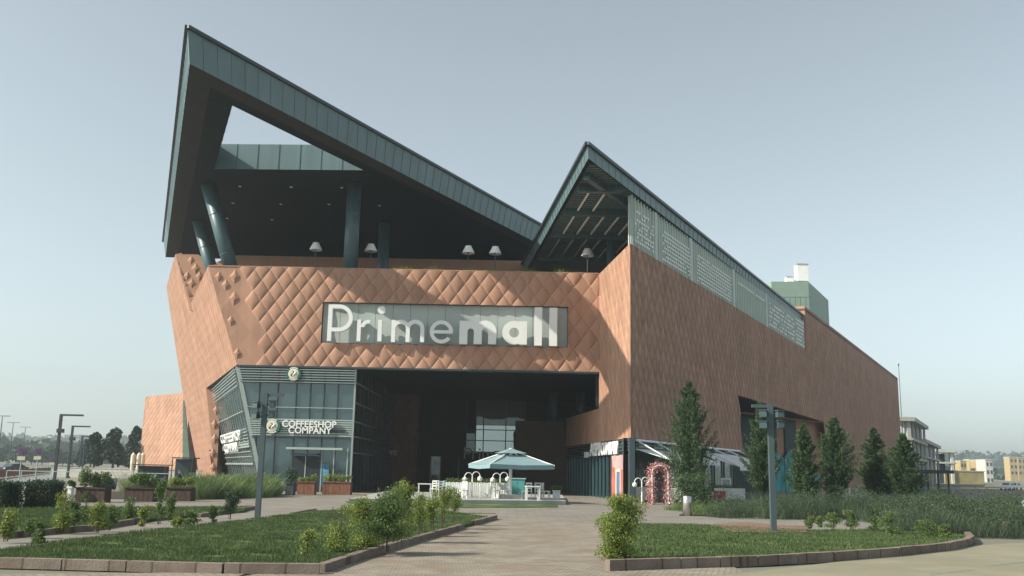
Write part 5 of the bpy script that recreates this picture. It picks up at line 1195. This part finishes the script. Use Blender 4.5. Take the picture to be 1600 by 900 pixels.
# ---- platform with the parasol
pl = [onz(545, 786, 0), onz(884, 789, 0), onz(878, 777, 0), onz(560, 774, 0)]
M['plat'] = mat('platform_stone', (0.32, 0.33, 0.31), .85, var=.1, scale=1)
sheet('platform', [(pl[0].x, pl[0].y), (pl[1].x, pl[1].y), (pl[1].x + .6, 69.5), (pl[0].x - .5, 69.5)], .22, M['plat'], .22)
PZ = .22
q = onz(797, 779, PZ); PX, PY = q.x, q.y
t = thing('parasol', 'large square light-blue parasol with two-tier canopy on the platform', 'parasol', (PX, PY, PZ), .35)
hx = 65 * PY / FPX; ztop = ony(797, 700, PY).z - PZ; zed = ony(797, 727, PY).z - PZ
def pyramid(b, r0, z0, r1, z1, sag=0.12, n=8):
    vs = []
    for i in range(n + 1):
        f = i / n; r_ = r0 + (r1 - r0) * f; z = z0 + (z1 - z0) * (f ** .8)
        for k in range(4): a = PI / 4 + k * PI / 2; vs.append((math.cos(a) * r_, math.sin(a) * r_, z))
        for k in range(4): a = PI / 2 + k * PI / 2; q_ = r_ * math.cos(PI / 4); vs.append((math.cos(a) * q_, math.sin(a) * q_, z - sag * f * (1 - f * .3) * .6))
    fs = []
    for i in range(n):
        o_ = i * 8; order = [0, 4, 1, 5, 2, 6, 3, 7]
        for k in range(8): a, c = order[k], order[(k + 1) % 8]; fs.append((o_ + a, o_ + c, o_ + 8 + c, o_ + 8 + a))
    b.add(vs, fs)
hr = hx * 1.12
b = MB(); pyramid(b, hr * .30, ztop - .42, hr, zed + .05); cn = b.build('canopy', M['tealcloth'], t, recalc=False)
b = MB(); pyramid(b, .03, ztop, hr * .38, ztop - .30, .03); b.build('vent', M['tealcloth'], cn, recalc=False)
b = MB()
for k in range(4):
    a = PI / 4 + k * PI / 2; a2_ = a + PI / 2; p, q_ = Vector((math.cos(a) * hr, math.sin(a) * hr, zed + .05)), Vector((math.cos(a2_) * hr, math.sin(a2_) * hr, zed + .05)); mid = (p + q_) / 2 - Vector((0, 0, .06)); dn_ = Vector((0, 0, -.24)); b.add([p, mid, q_, q_ + dn_, mid + dn_, p + dn_], [(0, 1, 4, 5), (1, 2, 3, 4)])
b.build('valance', M['tealcloth'], cn, recalc=False)
MB().tube([(0, 0, 0), (0, 0, ztop)], .10, 12).build('pole', M['white'], t)
for k in range(4): a = PI / 4 + k * PI / 2; MB().bar((0, 0, ztop - .12), (math.cos(a) * hr, math.sin(a) * hr, zed + .02), .05).build('rib', M['white'], t)
MB().box((0, 0, .12), (1.3, 1.3, .24)).build('base', M['concrete'], t)
# picket panels, globe lamps, chairs, cabinet
def picket(loc, L, rz, label, group, h_=.85, name='picket_fence'):
    t = thing(name, label, 'fence', loc, rz, group); b = MB(); n = int(L / .11)
    for i in range(n): b.box((-L / 2 + L * (i + .5) / n, 0, h_ / 2 + .06), (.09, .03, h_ - .12 + .03 * (i % 2)))
    b.build('board_panel', M['white'], t); MB().box((0, .03, h_ * .8), (L, .04, .07)).build('rail', M['white'], t); MB().box((0, .03, .22), (L, .04, .07)).build('rail', M['white'], t)
    for s_ in (-1, 1): MB().box((s_ * L / 2, .02, h_ / 2), (.09, .09, h_)).build('post', M['white'], t)
    pl_ = MB().box((0, .28, h_ * .55), (L * .95, .4, h_ * .5)).build('trough', M['white'], t)
    leaf_object('plant', clumps(int(L * 420), [(-L / 2 + L * (i + .5) / 10, .28, h_ + .1, L / 10, .22, .18) for i in range(10)], int(L * 100), .3), None, .07, M['leaf_mid'], t, 3)
gpf = 'white picket planters on the platform'
for px, lb in ((712, 'left white picket planter on the platform'), (745, 'middle white picket planter under the left globe lamp'), (778, 'right white picket planter under the parasol edge')):
    q = onz(px, 777, PZ); picket((q.x, q.y + .6, PZ), 33 * q.y / FPX * .96, 0, lb, gpf)
def globe_lamp(loc, H, label, group, m=None):
    t = thing('globe_lamp', label, 'lamp', loc, .15, group); MB().tube([(0, 0, 0), (0, 0, H * .8)], [.05, .035], 8).build('pole', M['white'], t)
    for s_ in (-1, 1):
        pts = [(s_ * (.23 - .23 * math.cos(R(a))), 0, H * .80 + .24 * math.sin(R(a)) + (.06 if s_ > 0 else 0)) for a in range(0, 200, 20)]
        MB().tube(pts, .028, 6).build('arm', M['white'], t); e = pts[-1]; g_ = MB().ball((e[0], 0, e[2] - .19), .15, 14, 9, .9).build('globe', M['white'], t, smooth=True); MB().lathe((e[0], 0, e[2] - .12), [(.17, 0), (.10, .06), (.03, .12)], 12).build('cap', M['white'], g_)
gl_ = 'white twin-globe lamps'
for px, pyb, pyt, lb in ((737, 776, 737, 'twin-globe lamp at the left of the platform'), (781, 776, 738, 'twin-globe lamp beside the parasol pole')):
    q = onz(px, 777, PZ); H = ony(px, pyt, q.y + .3).z - PZ; globe_lamp((q.x, q.y + .3, PZ), H, lb, gl_)
cw = 'white chairs and tables on the platform'
M['offwhite'] = mat('off_white_paint', (0.66, 0.68, 0.66), .5, var=.08, scale=3); M['mintpaint'] = mat('mint_paint', (0.35, 0.55, 0.52), .5)
for i, (px, pyb, lb, tt) in enumerate(((663, 777, 'white table at the left end of the platform', 't'), (678, 776, 'white chair beside the left end table', 'c'), (688, 778, 'white chair second from the left end of the platform', 'c'), (699, 776, 'mint chair between white chairs on the platform', 'm'), (722, 779, 'white chair before the left picket planter', 'c'), (760, 779, 'white table before the middle picket planter', 't'), (773, 779, 'white chair left of the parasol pole', 'c'), (790, 779, 'white chair just behind the parasol foot', 'c'), (832, 782, 'white table at the right end of the platform', 't'), (843, 780, 'white chair right of the right end table', 'c'), (853, 780, 'last white chair before the white planter box', 'c'), (823, 780, 'white chair left of the right end table', 'c'))):
    q = onz(px, pyb, PZ)
    if tt == 't': cafe_table((q.x, q.y, PZ), lb, M['offwhite'], cw, 'white_table', .8, .78, .1)
    else: wood_chair((q.x, q.y + .2, PZ), .4 * ((i * 37) % 7) - 1.1, lb, M['mintpaint'] if tt == 'm' else M['offwhite'], cw, 'white_chair')
q = onz(808, 777, PZ); t = thing('service_cabinet', 'mint-green service cabinet right of the parasol pole', 'cabinet', (q.x, q.y + .6, PZ)); MB().box((0, 0, .55), (.95, .6, 1.1)).build('body', M['tealpaint'], t); MB().box((0, 0, 1.13), (1.05, .7, .06)).build('top', M['mintpaint'], t)
for s_ in (-.23, .23): MB().box((s_, -.31, .52), (.42, .03, .9)).build('door', M['tealpaint'], t)
# fallen detail: steel bin
q = onz(1074, 806, 0); t = thing('litter_bin', 'round brushed-steel bin in front of the ground cover', 'bin', (q.x, q.y, 0)); MB().lathe((0, 0, 0), [(.19, 0), (.19, .84), (.16, .87)], 24).build('body', mat('steel', (.5, .5, .47), .3, .8, .05), t, smooth=True); MB().lathe((0, 0, .86), [(.165, 0), (.165, .03)], 24).build('rim', M['black'], t)
# flower arch, picket fence and lamps at the corner shop
def arch(px0, px1, pyb, ytop, label, m, group, Y=None, seed=1):
    a = onz(px0, pyb, 0); Y = Y or a.y; a = ony(px0, pyb, Y); c = ony(px1, pyb, Y); H = ony(px0, ytop, Y).z; Wd = c.x - a.x; t = thing('flower_arch', label, 'arch', ((a.x + c.x) / 2, Y, 0), 0, group); r_ = Wd / 2
    path = [(-r_, z) for z in np.linspace(0, H - r_, 14)] + [(-r_ * math.cos(x_), H - r_ + r_ * math.sin(x_)) for x_ in np.linspace(.2, PI - .2, 12)] + [(r_, z) for z in np.linspace(H - r_, 0, 14)]
    f = MB()
    for dy in (-.3, .3): f.tube([(x_, dy, z) for x_, z in path], .035, 6)
    for x_, z in path[::3]: f.bar((x_, -.3, z), (x_, .3, z), .03)
    f.build('frame', M['white'], t); g = np.random.RandomState(seed); P = []
    for x_, z in path: P.append(np.c_[x_ + g.normal(size=60) * .14, g.uniform(-.38, .38, 60), z + g.normal(size=60) * .10])
    leaf_object('flowers', np.maximum(np.concatenate(P), [-9, -9, .02]), None, .10, m, t, seed, 1.1)
arch(1018, 1043, 788, 727, 'flower arch covered in pink and white blooms at the corner shop', M['flower'], None, seed=2)
M['flower_w'] = leaf_mat('white_flowers', (0.35, 0.4, 0.25), (0.7, 0.7, 0.62), (0.8, 0.78, 0.7))
arch(1062, 1088, 786, 722, 'pale white flower arch half hidden by the tallest conifer', M['flower_w'], None, 61, 3)
for px0, px1, pyb, lb in ((989, 1013, 784, 'white picket fence left of the pink flower arch'), (1047, 1068, 787, 'white picket fence right of the pink flower arch'), (1118, 1164, 786, 'white fence with red cloth below the second awning')):
    a = onz(px0, pyb, 0); c = onz(px1, pyb, 0); m_ = (a + c) / 2; picket((m_.x, m_.y, 0), (c - a).length * .97, math.atan2(c.y - a.y, c.x - a.x), lb, 'white picket fences of the corner shop', .95)
for px, pyb, ytop, Y, lb in ((1003, 784, 745, 61, 'twin-globe lamp left of the pink flower arch'), (1060, 786, 743, 60, 'twin-globe lamp right of the pink flower arch')):
    q = ony(px, 770, Y); globe_lamp((q.x, Y, 0), ony(px, ytop, Y).z, lb, gl_)
M['redcloth'] = mat('red_cloth', (0.25, 0.05, 0.06), .9, var=.3, scale=6)
q = onz(1121, 786, 0); t = thing('red_table', 'small table under a dark red patterned cloth by the second awning', 'table', (q.x, q.y - .4, 0)); MB().box((0, 0, .76), (.8, .6, .05)).build('tabletop', M['redcloth'], t); MB().box((0, -.31, .5), (.8, .02, .5)).build('cloth', M['redcloth'], t)
for sx in (-.35, .35):
    for sy in (-.25, .25): MB().box((sx, sy, .37), (.05, .05, .73)).build('leg', M['white'], t)
q = onz(1145, 783, 0); t = thing('white_frame_board', 'white framed board standing behind the white fence', 'board', (q.x, q.y + 2, 0)); MB().box((0, 0, 1.0), (.75, .05, 1.2)).build('frame', M['white'], t); MB().box((0, -.03, 1.0), (.55, .03, 1.0)).build('panel', M['palemetal'], t)
for sx in (-.3, .3): MB().box((sx, 0, .2), (.05, .05, .4)).build('leg', M['white'], t)
lbx = ['leftmost', 'second from the left', 'second from the right', 'rightmost']
for i, px in enumerate((1312, 1322, 1331, 1341)):
    Y = 84; q = ony(px, 765, Y); wood_chair((q.x, Y, 0), .5 * i, lbx[i] + ' of the four white chairs at the foot of the long wall', M['white'], 'white chairs at the long wall', 'garden_chair')
# terrace lamps above the parapet
def shade_lamp(px, ytop, Y, label):
    q = ony(px, ytop, Y); t = thing('terrace_lamp', label, 'lamp', (q.x, Y, 16.0), 0, 'shaded lamps on the roof terrace'); H = q.z - 16
    MB().tube([(0, 0, 0), (0, 0, H - .3)], .035, 8).build('pole', M['post'], t); MB().lathe((0, 0, 0), [(.25, 0), (.22, .05)], 16).build('base', M['post'], t)
    b = MB()._lathe(Vector((0, 0, H - .62)), [(.50, 0), (.47, .10), (.30, .45), (.24, .60), (.0, .62)], 20) ; b.build('lamp_shade', M['white'], t, smooth=True, recalc=False)
for px, yt, Y, lb in ((494, 379, 74.5, 'shaded terrace lamp left of the thick round column'), (580, 381, 74.8, 'shaded terrace lamp right of the thick round column'), (732, 384, 74.6, 'shaded terrace lamp, left of the pair above the sign'), (774, 385, 74.6, 'shaded terrace lamp, right of the pair above the sign'), (918, 388, 73.6, 'shaded terrace lamp under the smaller canopy')): shade_lamp(px, yt, Y, lb)
# closed parasols and low wall far left
for px, Y, lb in ((209, 112, 'closed cream parasol, leftmost of three by the far wing'), (218, 114, 'closed cream parasol, middle of three by the far wing'), (224, 116, 'closed cream parasol, rightmost of three by the far wing')):
    q = ony(px, 707, Y); t = thing('closed_parasol', lb, 'parasol', (q.x, Y, 0), 0, 'closed cream parasols'); H = q.z; MB().tube([(0, 0, 0), (0, 0, H)], .04, 6).build('pole', M['palemetal'], t)
    MB().tube([(0, 0, H - 2.0), (0, 0, H - 1.2), (0, 0, H - .3), (0, 0, H)], [.22, .28, .26, .05], 12).build('canopy', M['cream'], t)
for px, Y, wd, hh, lb, cat, mm in ((240, 96, 2.6, 1.6, 'dark awning-covered stall below the far wing', 'stall', 'navy'), (290, 92, 1.6, 2.3, 'dark upright kiosk box near the leaning wall foot', 'kiosk', 'black')):
    q = ony(px, 735, Y); t = thing('market_stall' if cat == 'stall' else 'kiosk_box', lb, cat, (q.x, Y, 0)); 
    MB().box((0, 0, hh / 2), (wd, 1.2, hh)).build('body', M[mm], t); MB().box((0, -.2, hh + .1), (wd * 1.25, 2.0, .1)).build('roof', M['black'], t)
    for sx in (-1, 1): MB().box((sx * wd * .58, -1.1, hh / 2), (.07, .07, hh)).build('post', M['black'], t)
t = thing('low_wall', 'low whitewashed wall beyond the left terrace', 'wall', (-46, 118, 0)); MB().box((0, 0, .55), (18, .3, 1.1)).build('wall', M['bw'], t); MB().box((0, 0, 1.15), (18.1, .4, .1)).build('coping', M['concrete'], t)
t = thing('guard_rail', 'pale metal guard rail behind the left terrace', 'fence', (-36, 84, 0)); MB().box((0, 0, 1.0), (14, .06, .06)).build('rail', M['palemetal'], t)
for k in range(12): MB().box((-7 + 14 * k / 11, 0, .5), (.06, .06, 1)).build('post', M['palemetal'], t)
b = MB(); q = onz(1572, 836, 0); t = thing('rock', 'reddish boulder at the edge of the lavender on the right', 'rock', (q.x, q.y, 0))
bb = MB().ball((0, 0, .12), .26, 10, 7, .6); bb.v = [(x_ * (1 + .15 * math.sin(i * 2.3)), y_ * (1 + .15 * math.cos(i * 1.7)), max(0, z)) for i, (x_, y_, z) in enumerate(bb.v)]; bb.build('stone', M['redbrick'], t, smooth=True)
bb = MB().ball((.04, 0, .36), .17, 10, 7, .6); bb.build('upper_stone', M['redbrick'], t, smooth=True)

# ------------------------------------------------------------------ haze
hb_ = MB().box((0, 20, 32), (7600, 7600, 70)); hz = hb_.build('haze', bpy.data.materials.new('haze_air')); hz['kind'] = 'stuff'; hz['label'] = 'thin pale summer haze'
m = hz.data.materials[0]; m.use_nodes = True; n = m.node_tree.nodes; n.remove(n['Principled BSDF']); pv = n.new('ShaderNodeVolumePrincipled')
pv.inputs['Color'].default_value = (0.80, 0.90, 0.95, 1); pv.inputs['Density'].default_value = 0.0005; pv.inputs['Anisotropy'].default_value = 0.3
m.node_tree.links.new(pv.outputs[0], n['Material Output'].inputs['Volume'])
